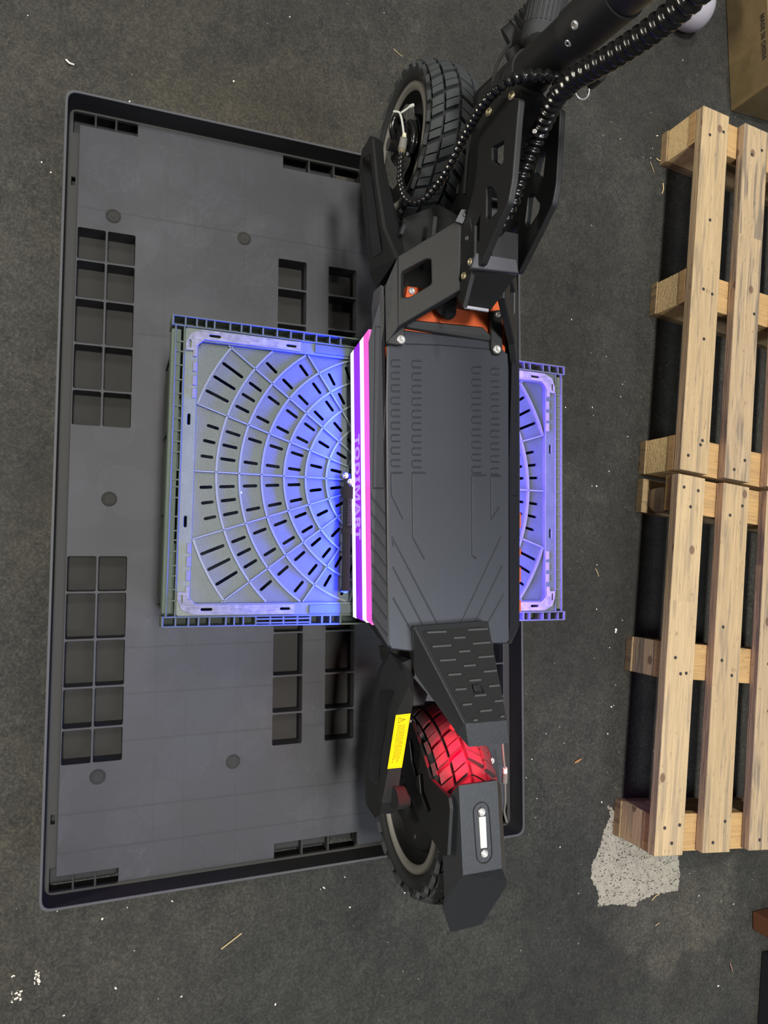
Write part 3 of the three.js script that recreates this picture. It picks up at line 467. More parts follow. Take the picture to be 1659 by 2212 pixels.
// ================================================================ litter on the floor
{
  const R = rng(77), chips = [], g0 = () => { const g = new THREE.IcosahedronGeometry(1, 0), p = g.attributes.position, k = [0, 0, 0].map(() => 0.6 + 0.8 * R()); for (let i = 0; i < p.count; i++) p.setXYZ(i, p.getX(i) * k[0] + 0.2 * Math.sin(7 * p.getY(i)), p.getY(i) * k[1] * 0.6, p.getZ(i) * k[2]); g.computeVertexNormals(); return g; };
  const spots = [[1303, 292, 3], [1420, 293, 4], [1406, 341, 4], [1410, 1005, 2], [1356, 943, 5], [1341, 857, 3], [1316, 1018, 3], [1330, 1365, 6], [1317, 1399, 3], [1289, 1316, 3], [1345, 1340, 3], [1289, 1050, 4], [1279, 1050, 3], [1230, 1000, 2], [1313, 1585, 4], [1300, 1733, 4], [1490, 1887, 3], [1510, 1935, 3], [1585, 1953, 4], [1552, 2130, 4], [1625, 1900, 3], [1280, 880, 3], [1222, 880, 3], [1310, 770, 2], [1345, 830, 3], [626, 36, 4], [505, 175, 3], [280, 219, 4], [110, 372, 3], [60, 33, 3], [830, 27, 2], [221, 1985, 5], [275, 1961, 3], [372, 1947, 4], [290, 2054, 3], [392, 2153, 3], [595, 2170, 3], [700, 1918, 4], [756, 1960, 3], [875, 1928, 4], [745, 1895, 3], [90, 350, 3], [30, 2108, 4], [26, 2110, 4], [250, 2135, 3], [138, 2194, 3], [330, 585, 2], [1137, 1680, 3], [1149, 1640, 3], [1160, 1725, 3], [1210, 1830, 3], [1250, 1930, 3], [1180, 1585, 2], [1205, 420, 2], [1290, 1220, 3], [1235, 690, 3], [1500, 38, 5], [1495, 44, 4], [1340, 300, 2], [1410, 320, 3], [1390, 340, 3], [1405, 1110, 3], [1330, 1480, 3], [1321, 1527, 3], [1326, 1524, 3]];
  for (const [a, b, s] of spots) { const q = P(a, b, 0.0008), r = 0.00042 * s * (0.8 + 0.5 * R()); chips.push(g0().scale(r * (1 + 0.6 * R()), r * 0.6, r).rotateY(R() * 6).translate(q.x, r * 0.3, q.z)); }
  for (let i = 0; i < 340; i++) { const q = i % 3 ? P(1130 + R() * 500, 100 + R() * 2000, 0) : P(R() * 1600, R() * 2212, 0), r = 0.0003 + 0.0007 * R() * R(); if (q.x > -0.45 && q.x < 0.36 && Math.abs(q.z) < 0.61) continue; chips.push(g0().scale(r * (1 + 2 * R() * R()), r * 0.6, r).rotateY(R() * 6).translate(q.x, r * 0.3, q.z)); }
  for (let i = 0; i < 60; i++) { const cl = R(), q = cl < 0.5 ? P(36 + 22 * (R() - 0.5), 2152 + 26 * (R() - 0.5), 0) : P(80 + 12 * (R() - 0.5), 2112 + 30 * (R() - 0.5), 0), r = 0.0005 + 0.0016 * R() * R(); chips.push(g0().scale(r * 1.3, r * 0.6, r).rotateY(R() * 6).translate(q.x, r * 0.3, q.z)); }
  single('floor_litter', chips, std([0.62, 0.58, 0.50], 0.85), 'tiny pale crumbs and specks strewn over the dark floor', 'litter', null, 'stuff');
  const pale = std([0.55, 0.42, 0.22], 0.8), white = std([0.62, 0.6, 0.56], 0.8);
  const splinter = (pts, r, m, label, name = 'wood_splinter') => single(name, new THREE.TubeGeometry(curve(pts.map(([a, b], i) => P(a, b, r * 1.2 + (i === 1 ? 0.002 : 0)))), 10, r, 5).translate(0, 0, 0), m, label, 'splinter');
  splinter([[478, 2050], [500, 2033], [522, 2016]], 0.0011, pale, 'long thin pale splinter on the floor below the plastic pallet');
  splinter([[143, 129], [150, 136], [160, 140]], 0.0018, white, 'short white curled shaving above the plastic pallet\'s upper left corner', 'paper_shaving');
  splinter([[1432, 396], [1433, 408], [1430, 419]], 0.0014, pale, 'pale splinter below the uppermost chipboard block of the wooden pallets');
  splinter([[1418, 342], [1424, 347], [1429, 346]], 0.0012, pale, 'bent pale splinter left of the uppermost chipboard block');
  splinter([[1405, 350], [1409, 361], [1413, 372]], 0.0006, pale, 'hair-thin splinter left of the uppermost pallet block');
  splinter([[1408, 1945], [1416, 1936], [1424, 1932]], 0.001, pale, 'tiny pale splinter at the lower right rim of the bare concrete patch');
  splinter([[1416, 2000], [1420, 1996], [1424, 1994]], 0.001, pale, 'small pale splinter below the bare concrete patch');
  splinter([[1577, 2080], [1580, 2090], [1583, 2099]], 0.0009, std([0.40, 0.25, 0.19], 0.8), 'thin pinkish splinter on the dark floor in the lower right');
  splinter([[850, 105], [858, 113], [869, 122]], 0.0006, pale, 'hair-thin pale fibre on the floor above the front wheel');
  splinter([[1286, 1228], [1290, 1236], [1293, 1245]], 0.0009, pale, 'short yellowish splinter on the floor right of the crate\'s lower corner');
  single('wood_chip', (() => { const q = P(1247, 1643, 0), g = g0().scale(0.0095, 0.0025, 0.0035).rotateY(0.35); return boxUV(g.translate(q.x, 0.0025, q.z)); })(), std([0.30, 0.15, 0.06], 0.8), 'brown wood chip lying alone on the floor right of the kick tail', 'wood chip');
  single('paper_scrap', (() => { const q = P(1330, 1360, 0); return g0().scale(0.004, 0.0015, 0.0025).rotateY(-0.5).translate(q.x, 0.0012, q.z); })(), M.white, 'white paper scrap on the floor left of the second pallet\'s middle block', 'scrap');
}

// ================================================================ electric scooter
{
  const t = thing('electric_scooter', 'black electric scooter with glowing purple side strips and knobbly tyres, resting on the green crate', 'scooter', [0.053, 0.352, 0]);
  const XC = 0.0525, pt = (n, g, m, l) => part(n, g, m, t, l);
  const PT = (L) => L.map(([x, y, h]) => P(x, y, h));
  // ---- deck body: lower tub, chamfered sides, top pad
  const CH = 0.436, PAD = 0.447;
  const sideL = PT([[818, 640, CH], [797, 737, CH], [804, 1341, CH], [836, 1402, CH]]);
  const ring = (x0, x1, zf, zr, y, c) => [V(x0, y, zf + c), V(x0 + c * 0.55, y, zf), V(x1 - c * 0.55, y, zf), V(x1, y, zf + c), V(x1, y, zr - c), V(x1 - c * 0.8, y, zr), V(x0 + c * 0.8, y, zr), V(x0, y, zr - c)];
  pt('deck_tub', loft([ring(-0.030, 0.136, -0.235, 0.205, 0.352, 0.035), ring(-0.0475, 0.1555, -0.25, 0.222, 0.364, 0.045), ring(-0.0475, 0.1555, -0.25, 0.224, 0.434, 0.045)], 0.3), M.rubber);
  const grooves = (draw, w, h) => canvasTex(w, h, (c) => { c.fillStyle = '#fff'; c.fillRect(0, 0, w, h); c.strokeStyle = '#000'; c.lineCap = c.lineJoin = 'round'; draw(c); }, { data: true });
  // chamfers, each with an engraved panel line and slanting grooves
  const chA = PT([[822, 640, 0.4365], [797, 737, 0.4365], [804, 1341, 0.4365], [838, 1403, 0.4365]]), chB = PT([[831, 640, 0.4455], [831, 745, 0.4455], [837, 1341, 0.4455], [840, 1399, 0.4455]]);
  const z0 = -0.235, z1 = 0.226, grooveTex = grooves((c) => {
    const Y = (z) => (z - z0) / (z1 - z0) * 2048; c.lineWidth = 9;
    const zs = [0.026, 0.047, 0.068, 0.089, 0.110, 0.131, 0.152, 0.173, 0.194]; for (const z of zs) { c.beginPath(); c.moveTo(14, Y(z)); c.lineTo(118, Y(z + 0.032)); c.stroke(); }
    c.lineWidth = 6; c.strokeRect(38, Y(-0.19), 58, Y(0.02) - Y(-0.19));
  }, 128, 2048);
  const chM = new THREE.MeshStandardMaterial({ color: C(0.009, 0.010, 0.015), roughness: 0.5, bumpMap: grooveTex, bumpScale: 0.0022 });
  const chamfer = (A, B, right) => {
    const g = loft([[...drop(A, 0.0015), ...drop(B, 0.02).reverse()], [...A, ...B.slice().reverse()]], 0.3), p = g.attributes.position, uv = g.attributes.uv;
    for (let i = 0; i < p.count; i++) { const x = right ? 2 * XC - p.getX(i) : p.getX(i); uv.setXY(i, Math.min(1, Math.max(0, (x + 0.060) / 0.024)), (p.getZ(i) - z0) / (z1 - z0)); } return g;
  };
  pt('deck_chamfer', chamfer(chA, chB), chM);
  const cr = PT([[1121, 690, 0.4365], [1123, 1000, 0.4365], [1122, 1352, 0.4365], [1104, 1391, 0.4365]]), cq = PT([[1108, 690, 0.4455], [1100, 1000, 0.4455], [1101, 1352, 0.4455], [1097, 1389, 0.4455]]);
  pt('deck_chamfer', chamfer(cr, cq, true), chM);
  // orange frame plate under the pad, showing at the front and as a thin line at the left edge
  const or = PT([[833, 741, 0.4435], [866, 700, 0.4435], [880, 618, 0.4435], [1090, 640, 0.4435], [1092, 720, 0.4435], [1092, 772, 0.4435], [1092, 900, 0.4435], [1085, 1300, 0.4435], [850, 1300, 0.4435], [841, 900, 0.4435]]);
  pt('frame_plate', solid(or, drop(or, 0.016), 0.0008), M.orange, 'orange anodised plate under the pad');
  for (const [ya, yb] of [[1108, 1140], [1185, 1200], [1225, 1258], [1296, 1322]]) { const a = P(1121, ya, 0.426), b = P(1121, yb, 0.426); pt('orange_trim', bar(a, b, 0.004, 0.006, UP), M.orange, 'orange trim at the deck edge'); }
  // pad with pressed grip pattern
  const padO = PT([[837, 745, PAD], [872, 712, PAD], [1062, 736, PAD], [1098, 764, PAD], [1100, 800, PAD], [1101, 1384, PAD], [1094, 1391, PAD], [1052, 1391, PAD], [900, 1402, PAD], [890, 1408, PAD], [846, 1403, PAD], [839, 1394, PAD], [837, 1200, PAD], [835, 860, PAD]]);
  const px0 = -0.05, px1 = 0.15, pz0 = -0.20, pz1 = 0.24, Z = (a, b) => { const q = P(750 + a * 0.3617, 600 + b * 0.3617, PAD); return [(q.x - px0) / (px1 - px0) * 1024, (q.z - pz0) / (pz1 - pz0) * 2048]; };
  const padTex = grooves((c) => {
    c.lineWidth = 7; const line = (...L) => { c.beginPath(); L.forEach((q, i) => i ? c.lineTo(...Z(...q)) : c.moveTo(...Z(...q))); c.stroke(); };
    const hook = (x, y, w, h, s) => { c.beginPath(); c.moveTo(...Z(x + s * w, y)); c.lineTo(...Z(x + s * 12, y)); c.quadraticCurveTo(...Z(x, y), ...Z(x, y + 14)); c.lineTo(...Z(x, y + h - 14)); c.quadraticCurveTo(...Z(x, y + h), ...Z(x + s * 12, y + h)); c.lineTo(...Z(x + s * w, y + h)); c.stroke(); };
    for (let k = 0; k < 9; k++) { const y = 492 + k * 74.5; hook(265, y, 50, 38, 1); hook(390, y + 4, 52, 40, 1); hook(748, y + 40, 50, 38, 1); hook(860, y + 50, 46, 36, 1); }
    line([330, 1165], [265, 1165], [266, 1300], [332, 1438]); line([470, 1165], [390, 1165], [392, 1550], [460, 1676]); line([830, 1180], [746, 1180], [748, 1660], [770, 1675]); line([920, 1185], [860, 1185], [862, 1440], [908, 1370]);
    line([270, 1550], [540, 2070]); line([275, 1730], [452, 2075]); line([276, 1915], [385, 2110]); line([270, 1550], [276, 1600]);
    line([920, 1545], [676, 2070]); line([925, 1722], [762, 2065]); line([935, 1892], [838, 2065]);
    c.lineWidth = 4; line([345, 395], [560, 402], [860, 428]);
  }, 1024, 2048);
  const padG = solid(padO, drop(padO, 0.0045), 0.0018); { const p = padG.attributes.position, uv = padG.attributes.uv; for (let i = 0; i < p.count; i++) uv.setXY(i, (p.getX(i) - px0) / (px1 - px0), (p.getZ(i) - pz0) / (pz1 - pz0)); }
  for (const q of [grooveTex, padTex]) q.flipY = false;
  const padM = pt('deck_pad', padG, new THREE.MeshStandardMaterial({ color: C(0.022, 0.025, 0.033), roughness: 0.38, bumpMap: padTex, bumpScale: 0.0024 }));
  const lipT = PT([[874, 708, 0.4485], [886, 690, 0.4525], [1044, 706, 0.4525], [1061, 724, 0.4525], [1063, 739, 0.4485]]);
  pt('deck_lip', solid(lipT, level(lipT, 0.440), 0.0015), M.black);
  // grey side cheeks ahead of the chamfers
  const ck = PT([[824, 614, 0.444], [832, 622, 0.444], [832, 744, 0.444], [824, 745, 0.438], [820, 650, 0.438]]);
  const cheek = solid(ck, drop(ck, 0.03), 0.001); pt('side_cheek', cheek, M.metalGrey, 'bare grey metal cheek'); pt('side_cheek', mirror(cheek, XC), M.bodyGrey);

  // ---- glowing side panels
  const xF = P(797, 737, 0.4365).x, xR = P(804, 1341, 0.4365).x, LX = (xF + xR) / 2, zf = PX(766, 757, xF).z, zr = PX(772, 1335, xR).z, band = (y0, y1, x, n, m, l) => { const L = [[zf + 0.012 * (y0 - 0.362) / -0.07, y0], [zr, y0], [zr + 0.004 * (y1 - 0.362) / 0.07, y1], [zf - 0.012 * (y1 - 0.362) / 0.07, y1]].map(([z, y]) => V(mix(xF, xR, (z - zf) / (zr - zf)), y, z)); return L; };
  const glow = (c, k) => new THREE.MeshStandardMaterial({ color: C(0.02, 0.02, 0.02), roughness: 0.5, emissive: C(...c), emissiveIntensity: k });
  const strips = [['led_strip', 0.362, 0.3755, glow([1, 0.97, 1], 1.25), 'white glowing light strip'], ['led_sign', 0.3755, 0.4005, glow([0.30, 0.008, 0.70], 1), 'violet lit band with lettering'], ['led_strip', 0.4005, 0.4155, glow([1, 0.97, 1], 1.25), 'white glowing light strip'], ['led_edge', 0.4155, 0.4355, glow([1, 0.12, 0.66], 0.95), 'pink glowing upper edge']];
  for (const [n, a, b, m, l] of strips) {
    const L = band(a, b, LX), g = loft([L.map((q) => V(q.x + 0.006, q.y, q.z)), L], 0.3), o = pt(n, g, m, l);
    if (n === 'led_sign') part('sign_letters', lettering('TODIMART', 0.019, V(mix(xF, xR, 0.35) - 0.0012, 0.379, P(782, 940, 0.39).z), V(xR - xF, 0, zr - zf).normalize(), UP, 0.140), glow([0.55, 0.30, 1.0], 1), o, 'pale violet letters on the lit band');
    pt(n, mirror(g, XC), m, l);
  }
  const sideLight = (x, s, k) => { const L = new THREE.RectAreaLight(C(0.015, 0.03, 1.0), k, 0.38, 0.022); L.position.set(x, 0.374, 0.025); L.name = 'strip_light'; L.lookAt(x - s, 0.374, 0.025); scene.add(L); };
  sideLight(Math.min(xF, xR) - 0.003, 1, BLUE_LEFT); sideLight(2 * XC - LX + 0.002, -1, BLUE_RIGHT);
  const tint = (x, s, k) => { const L = new THREE.RectAreaLight(C(0.72, 0.30, 1.0), k, 0.38, 0.045); L.position.set(x, 0.402, 0.025); L.name = 'sign_light'; L.lookAt(x - s, 0.402, 0.025); scene.add(L); };
  tint(2 * XC - LX + 0.003, -1, 34); tint(LX - 0.003, 1, 1.5);
  // kickstand folded along the left side
  {
    const a = P(750, 1058, 0.386), b = P(746, 1276, 0.382), ks = pt('kickstand', [tube([a, a.clone().lerp(b, 0.5), b], 0.0055, 24, 14), rod(a.clone().add(V(0, 0, -0.004)), a.clone().add(V(0, 0, 0.012)), 0.0078), rod(a.clone().lerp(b, 0.38), a.clone().lerp(b, 0.44), 0.0075), solid(PT([[741, 1018, 0.386], [757, 1024, 0.386], [757, 1062, 0.386], [744, 1062, 0.386]]), PT([[741, 1018, 0.370], [757, 1024, 0.370], [757, 1062, 0.370], [744, 1062, 0.370]]))], M.rubber);
    part('kickstand_foot', bar(P(748, 1268, 0.382), P(741, 1280, 0.372), 0.012, 0.008, UP), M.black, ks);
    for (const [x, y] of [[746, 1028], [756, 1041]]) part('kickstand_bolt', toward(new THREE.SphereGeometry(0.0042, 18, 12), P(x, y, 0.389), UP), M.chrome, ks);
    part('kickstand_spring', coil([a.clone().lerp(b, 0.08).add(V(0.001, 0.005, 0)), a.clone().lerp(b, 0.36).add(V(0.001, 0.005, 0))], 0.0042, 0.0042, 0.3, 0.004), M.blackSatin, ks);
  }

  // ---- front bracket: a folded plate bridging the deck, with a window on each side
  const A0 = P(858, 558, 0.462), B0 = P(858, 706, 0.462), C0 = PX(993, 627, 0.021), pl = planeOf(A0, B0, C0);
  const panel = plate(pl, [[858, 553], [983, 477], [996, 482], [993, 627], [858, 707]], [[[866, 588], [919, 559], [930, 559], [931, 613], [884, 641], [866, 641]]], 0.010, 0.002, 0, 0.003);
  const wl = PT([[859, 555, 0.4625], [859, 707, 0.4625], [833, 745, 0.4495], [831, 618, 0.4495]]), wall = solid(wl, wl.map((q) => V(q.x + 0.006, q.y - 0.008, q.z)), 0.001);
  const fo = PT([[834, 742, 0.4535], [858, 705, 0.4535], [875, 702, 0.4535], [874, 738, 0.4535], [862, 746, 0.4535]]), foot = solid(fo, drop(fo, 0.006), 0.0012);
  pt('front_bracket', [panel, wall], M.bracket);
  pt('front_bracket', [mirror(panel, XC), mirror(wall, XC)], M.bracket);
  pt('bracket_foot', foot, M.black); { const q = PT([[1060, 672, 0.4535], [1085, 668, 0.4535], [1086, 760, 0.4535], [1080, 765, 0.4535], [1068, 765, 0.4535], [1062, 752, 0.4535]]); pt('bracket_foot', solid(q, drop(q, 0.006), 0.0012), M.black); }
  pt('deck_bolt', bolt(P(866, 734, 0.4535), UP, 0.0062), M.chrome); pt('deck_bolt', bolt(P(1073, 755, 0.4535), UP, 0.0062), M.chrome); pt('deck_bolt', bolt(P(1075, 681, 0.4535), UP, 0.0045), M.chrome); pt('deck_bolt', bolt(P(889, 629, 0.4435), UP, 0.0048), M.chrome);
  pt('rubber_stop', new THREE.SphereGeometry(0.0115, 28, 18).scale(1, 0.7, 1).translate(...P(968, 672, 0.456).toArray()), M.rubber); pt('rubber_stop', toward(new THREE.CylinderGeometry(0.0112, 0.0115, 0.018, 28), P(964, 660, 0.462), V(0.15, 1, -0.6)), M.rubber);

  // ---- neck: sloping column, flange, steering plates
  const colR = [...PT([[998, 657, 0.512], [1061, 671, 0.512], [1119, 593, 0.562], [1024, 576, 0.562]])], colF = colR.map((q) => V(q.x, q.y, q.z - 0.05));
  pt('neck_column', solid(colR, colF, 0.0015), M.black);
  const bk = [...PT([[998, 657, 0.512], [1061, 671, 0.512]])]; const lower = [bk[0], bk[1], V(bk[1].x, 0.512, bk[1].z - 0.055), V(bk[0].x, 0.512, bk[0].z - 0.055)].map((q) => V(q.x + 0.004, q.y - 0.001, q.z - 0.022));
  pt('neck_base', solid(lower, level(lower, 0.4445), 0), M.black);
  pt('neck_trim', bar(P(1003, 663, 0.5125), P(1055, 671, 0.5125), 0.0042, 0.004, UP), std([0.30, 0.30, 0.34], 0.4), 'pale slim strip across the neck');
  const fl = PT([[1019, 578, 0.567], [1029, 546, 0.567], [1116, 560, 0.567], [1121, 589, 0.567]]); pt('neck_flange', solid(fl, drop(fl, 0.006), 0.001), std([0.062, 0.062, 0.072], 0.5, soft));
  pt('neck_cheek', plate(upright(0.0225), [[994, 482], [1014, 470], [1023, 520], [1022, 575], [1000, 664], [985, 640]], [], 0.006, 0.0012), M.black);
  for (const [x, y] of [[1017, 566], [1003, 596]]) pt('neck_bolt', bolt(PX(x, y, 0.0225), V(-1, 0.3, 0), 0.0048), M.brass);
  pt('neck_bolt', bolt(PX(1009, 515, 0.0225), V(-1, 0.3, 0), 0.003), M.metalGrey);
  const ce = PT([[984, 478, 0.532], [997, 452, 0.532], [1013, 454, 0.532], [999, 483, 0.532]]), ceo = pt('type_label', solid(ce, drop(ce, 0.001), 0), std([0.085, 0.085, 0.09], 0.5), 'grey label with CE mark');
  { const r = ce[3].clone().sub(ce[2]).normalize(), u = UP.clone().cross(r); part('label_print', lettering('CE', 0.006, P(998, 466, 0.5325), r.clone().negate(), u.dot(V(1, 0, 0)) > 0 ? u : u.negate()), std([0.01, 0.01, 0.01], 0.7), ceo); }
  pt('steering_plate', plate(upright(0.024), [[998, 505], [1004, 478], [1024, 402], [1030, 352], [1034, 262], [1062, 205], [1122, 212], [1117, 262], [1107, 387], [1098, 437], [1061, 520], [1039, 573], [1020, 573]],
    [[[1063, 318], [1088, 303], [1086, 350], [1078, 358], [1063, 346]], [[1051, 405], [1062, 404], [1072, 420], [1074, 455], [1055, 474], [1050, 470]], [[1037, 462], [1034, 522], [1013, 517]]], 0.008, 0.0015, 0.004, 0.002), M.black);
  pt('steering_plate', plate(upright(0.088), [[1107, 590], [1119, 591], [1163, 503], [1193, 440], [1201, 400], [1205, 330], [1210, 235], [1150, 225], [1128, 290], [1117, 372], [1110, 400], [1092, 470], [1076, 520], [1074, 565]],
    [[[1116, 480], [1113, 540], [1087, 519]], [[1141, 424], [1150, 420], [1166, 441], [1163, 458], [1143, 489], [1134, 483]], [[1179, 322], [1172, 386], [1154, 373], [1166, 335]], [[1131, 297], [1134, 330], [1127, 360], [1117, 371], [1120, 310]]], 0.008, 0.0015, 0.004, 0.003), M.black);
  for (const [x, y, r, m] of [[1057, 243, 0.0052, M.brass], [1106, 207, 0.0052, M.brass]]) pt('pivot_bolt', bolt(PX(x, y, 0.0235), V(-1, 0.2, 0), r), m);
  pt('pivot_bolt', bolt(PX(1155, 284, 0.045), V(-0.6, 0.8, 0), 0.0028), M.chrome);
  pt('steering_block', solid(PT([[1126, 187, 0.62], [1156, 191, 0.62], [1155, 222, 0.62], [1125, 216, 0.62]]), PT([[1126, 187, 0.55], [1156, 191, 0.55], [1155, 222, 0.55], [1125, 216, 0.55]]), 0.002), std([0.028, 0.034, 0.038], 0.5, soft));
  pt('steering_crown', loft([[[1010, 262], [1062, 178], [1100, 160], [1128, 205], [1060, 300]].map(([x, y]) => PX(x, y, 0.032)), [[1010, 262], [1062, 178], [1100, 160], [1128, 205], [1060, 300]].map(([x, y]) => { const q = PX(x, y, 0.032); return V(0.066, q.y, q.z); })], 0.3), M.black);
  // ---- stem
  {
    const a = PX(1096, 202, 0.052), b = PX(1237, 77, 0.054), d = b.clone().sub(a).normalize(), p0 = a.clone().addScaledVector(d, -0.03), p1 = b.clone().addScaledVector(d, 0.62), R0 = 0.0232;
    const st = pt('stem', [rod(p0, p1, R0, R0 * 0.98, 40), rod(a.clone().addScaledVector(d, 0.012), a.clone().addScaledVector(d, 0.05), R0 * 1.1, R0 * 1.1, 40), rod(a.clone().addScaledVector(d, 0.13), a.clone().addScaledVector(d, 0.20), R0 * 1.08, R0 * 1.08, 40)], M.blackSatin);
    part('handlebar', rod(V(p1.x - 0.27, p1.y, p1.z), V(p1.x + 0.27, p1.y, p1.z), 0.0125), M.blackSatin, st); for (const e of [-1, 1]) part('grip', rod(V(p1.x + e * 0.27, p1.y, p1.z), V(p1.x + e * 0.385, p1.y, p1.z), 0.0165), M.rubber, st);
    for (const [x, y, r] of [[1236, 43, 0.0045], [1207, 129, 0.004], [1210, 62, 0.0016]]) { const q = PX(x, y, 0.03), c = p0.clone().addScaledVector(d, q.clone().sub(p0).dot(d)), o = EYE.clone().sub(c).addScaledVector(d, -EYE.clone().sub(c).dot(d)).normalize().addScaledVector(q.clone().sub(c).normalize(), 1.2); o.addScaledVector(d, -o.dot(d)).normalize(); part('stem_bolt', bolt(c.clone().addScaledVector(o, R0 * (r > 0.0042 ? 1.07 : 1.02)), o, r), M.chrome, st); }
  }
  // ---- fork on the wheel's right side and the plates below it
  pt('fork_leg', plate(upright(0.088), [[1030, 192], [1064, 160], [1085, 205], [1050, 262], [1042, 330], [1018, 460], [960, 530], [925, 540], [975, 420], [996, 320], [1004, 240]], [], 0.022, 0.003, 0.004), M.blackSatin);
  pt('fork_brace', [bar(PX(998, 305, 0.086), PX(988, 420, 0.086), 0.006, 0.004, V(-1, 0, 0)), bar(PX(1012, 300, 0.086), PX(1003, 420, 0.086), 0.006, 0.004, V(-1, 0, 0))], M.bodyGrey);
  { const q = PT([[872, 470, 0.40], [950, 440, 0.40], [1000, 470, 0.42], [995, 560, 0.42], [965, 640, 0.41], [884, 640, 0.405], [864, 560, 0.40]]); pt('front_crossmember', solid(q, drop(q, 0.05), 0.002), M.rubber); }
  for (const L of [[[864, 510, 0.41], [872, 488, 0.41]], [[938, 470, 0.44], [930, 540, 0.44]]]) pt('mount_lug', bar(P(...L[0]), P(...L[1]), 0.006, 0.012, UP), M.bodyGrey);
  // ---- swing arm covers
  const arm = (S) => loft(S.map(([l, r, i]) => { const Lq = P(...l), Rq = P(...r), I = P(...i), e = V(0, 0.0, 0); return [Lq, Lq.clone().lerp(Rq, 0.90), Rq.clone().lerp(I, 0.10), I, V(I.x, I.y - 0.05, I.z), V(Lq.x + 0.004, Lq.y - 0.02, Lq.z)]; }), 0.25);
  const recess = (S) => loft(S.map(([l, r]) => { const a = P(...l), b = P(...r), u = a.clone().lerp(b, 0.13), v = a.clone().lerp(b, 0.66); const n = V(-0.0012, 0.0012, 0); return [u.clone().add(n), v.clone().add(n), v.clone().add(V(0.004, -0.004, 0)), u.clone().add(V(0.004, -0.004, 0))]; }), 0.2);
  const armF = [[[796, 300, 0.350], [801, 293, 0.372], [812, 296, 0.366]], [[783, 322, 0.345], [806, 299, 0.380], [827, 306, 0.368]], [[780, 345, 0.342], [809, 325, 0.385], [830, 350, 0.373]], [[786, 400, 0.345], [815, 392, 0.395], [840, 397, 0.383]], [[797, 510, 0.352], [830, 490, 0.415], [868, 512, 0.40]], [[804, 581, 0.365], [846, 524, 0.432], [874, 545, 0.413]], [[819, 614, 0.372], [859, 553, 0.452], [884, 575, 0.42]]];
  const af = pt('front_arm_cover', arm(armF), M.black); part('arm_inlay', recess([armF[2], armF[3], armF[4], [[802, 560, 0.36], [838, 540, 0.42]]]), M.blackGloss, af, 'glossy black inlay');
  const armR = [[[843, 1411, 0.405], [868, 1432, 0.44], [888, 1424, 0.44]], [[823, 1451, 0.385], [877, 1455, 0.44], [893, 1455, 0.435]], [[813, 1496, 0.365], [881, 1482, 0.44], [895, 1500, 0.435]], [[803, 1580, 0.352], [853, 1542, 0.418], [888, 1541, 0.428]], [[791, 1672, 0.338], [835, 1664, 0.408], [867, 1660, 0.418]], [[794, 1743, 0.332], [821, 1735, 0.396], [857, 1732, 0.405]], [[811, 1768, 0.330], [817, 1759, 0.385], [852, 1757, 0.395]]];
  const ar = pt('rear_arm_cover', arm(armR), M.black); part('arm_inlay', recess([[[815, 1490, 0.366], [872, 1490, 0.43]], armR[3], armR[4], [[795, 1710, 0.334], [828, 1700, 0.402]]]), M.blackGloss, ar, 'glossy black inlay');
  // warning sticker
  {
    const stick = canvasTex(256, 900, (c, w, h) => {
      c.fillStyle = '#ffd400'; c.fillRect(0, 0, w, h); c.strokeStyle = '#6d4a00'; c.lineWidth = 4; c.strokeRect(20, 22, w - 40, h - 44);
      c.lineWidth = 9; c.lineJoin = 'round'; c.beginPath(); c.moveTo(62, 138); c.lineTo(180, 92); c.lineTo(62, 48); c.closePath(); c.stroke(); c.fillStyle = '#6d4a00'; c.fillRect(84, 88, 52, 9); c.fillRect(146, 88, 10, 9);
      const R = rng(3); c.fillStyle = 'rgba(90,60,0,0.75)'; for (let k = 0; k < 6; k++) { let y = 165; while (y < 800 - 40 * (k % 3)) { const l = 14 + 46 * R(); c.fillRect(64 + k * 24, y, 10, l); y += l + 7; } }
    });
    stick.flipY = false;
    const q = [[[855, 1545, 0.4195], [887, 1541, 0.4285]], [[846, 1603, 0.4145], [877.5, 1600, 0.4237]], [[837, 1661, 0.4095], [868, 1658, 0.4187]]].map((r) => r.map((w) => { const v = P(...w), toEye = EYE.clone().sub(v).normalize(); return v.addScaledVector(toEye, 0.0012); }));
    const pos = [], uv = [], f = (i, j) => { const v = q[i][j]; pos.push(v.x, v.y, v.z); uv.push(j, i / 2); }; for (let i = 0; i < 2; i++) { f(i, 0); f(i + 1, 0); f(i + 1, 1); f(i, 0); f(i + 1, 1); f(i, 1); }
    const g = new THREE.BufferGeometry(); g.setAttribute('position', new THREE.Float32BufferAttribute(pos, 3)); g.setAttribute('uv', new THREE.Float32BufferAttribute(uv, 2)); g.computeVertexNormals();
    part('warning_sticker', g, new THREE.MeshStandardMaterial({ map: stick, roughness: 0.35 }), ar, 'yellow warning sticker');
  }

  // ---- wheels
  function wheel(name, c, R, rr, yaw, front) {
    const hw = 0.045, prof = []; for (let i = 0; i <= 24; i++) { const a = -Math.PI * 0.72 + i / 24 * Math.PI * 1.44, s = (R - rr) * 0.5; prof.push(new THREE.Vector2(rr + s * 0.93 + (s * 0.93) * Math.cos(a), hw * 0.93 * Math.sin(a))); }
    const tire = new THREE.LatheGeometry(prof, 96).rotateZ(-Math.PI / 2);
    const w = local(name, tire, M.tire, t, null); w.position.set(c[0] - t.base.x, c[1] - t.base.y, c[2] - t.base.z); w.rotation.y = -yaw;
    const lo = (n, g, m, l) => local(n, g, m, w, null, l), lath = (L, seg = 64) => new THREE.LatheGeometry(L.map((q) => new THREE.Vector2(...q)), seg).rotateZ(-Math.PI / 2).rotateY(Math.PI);
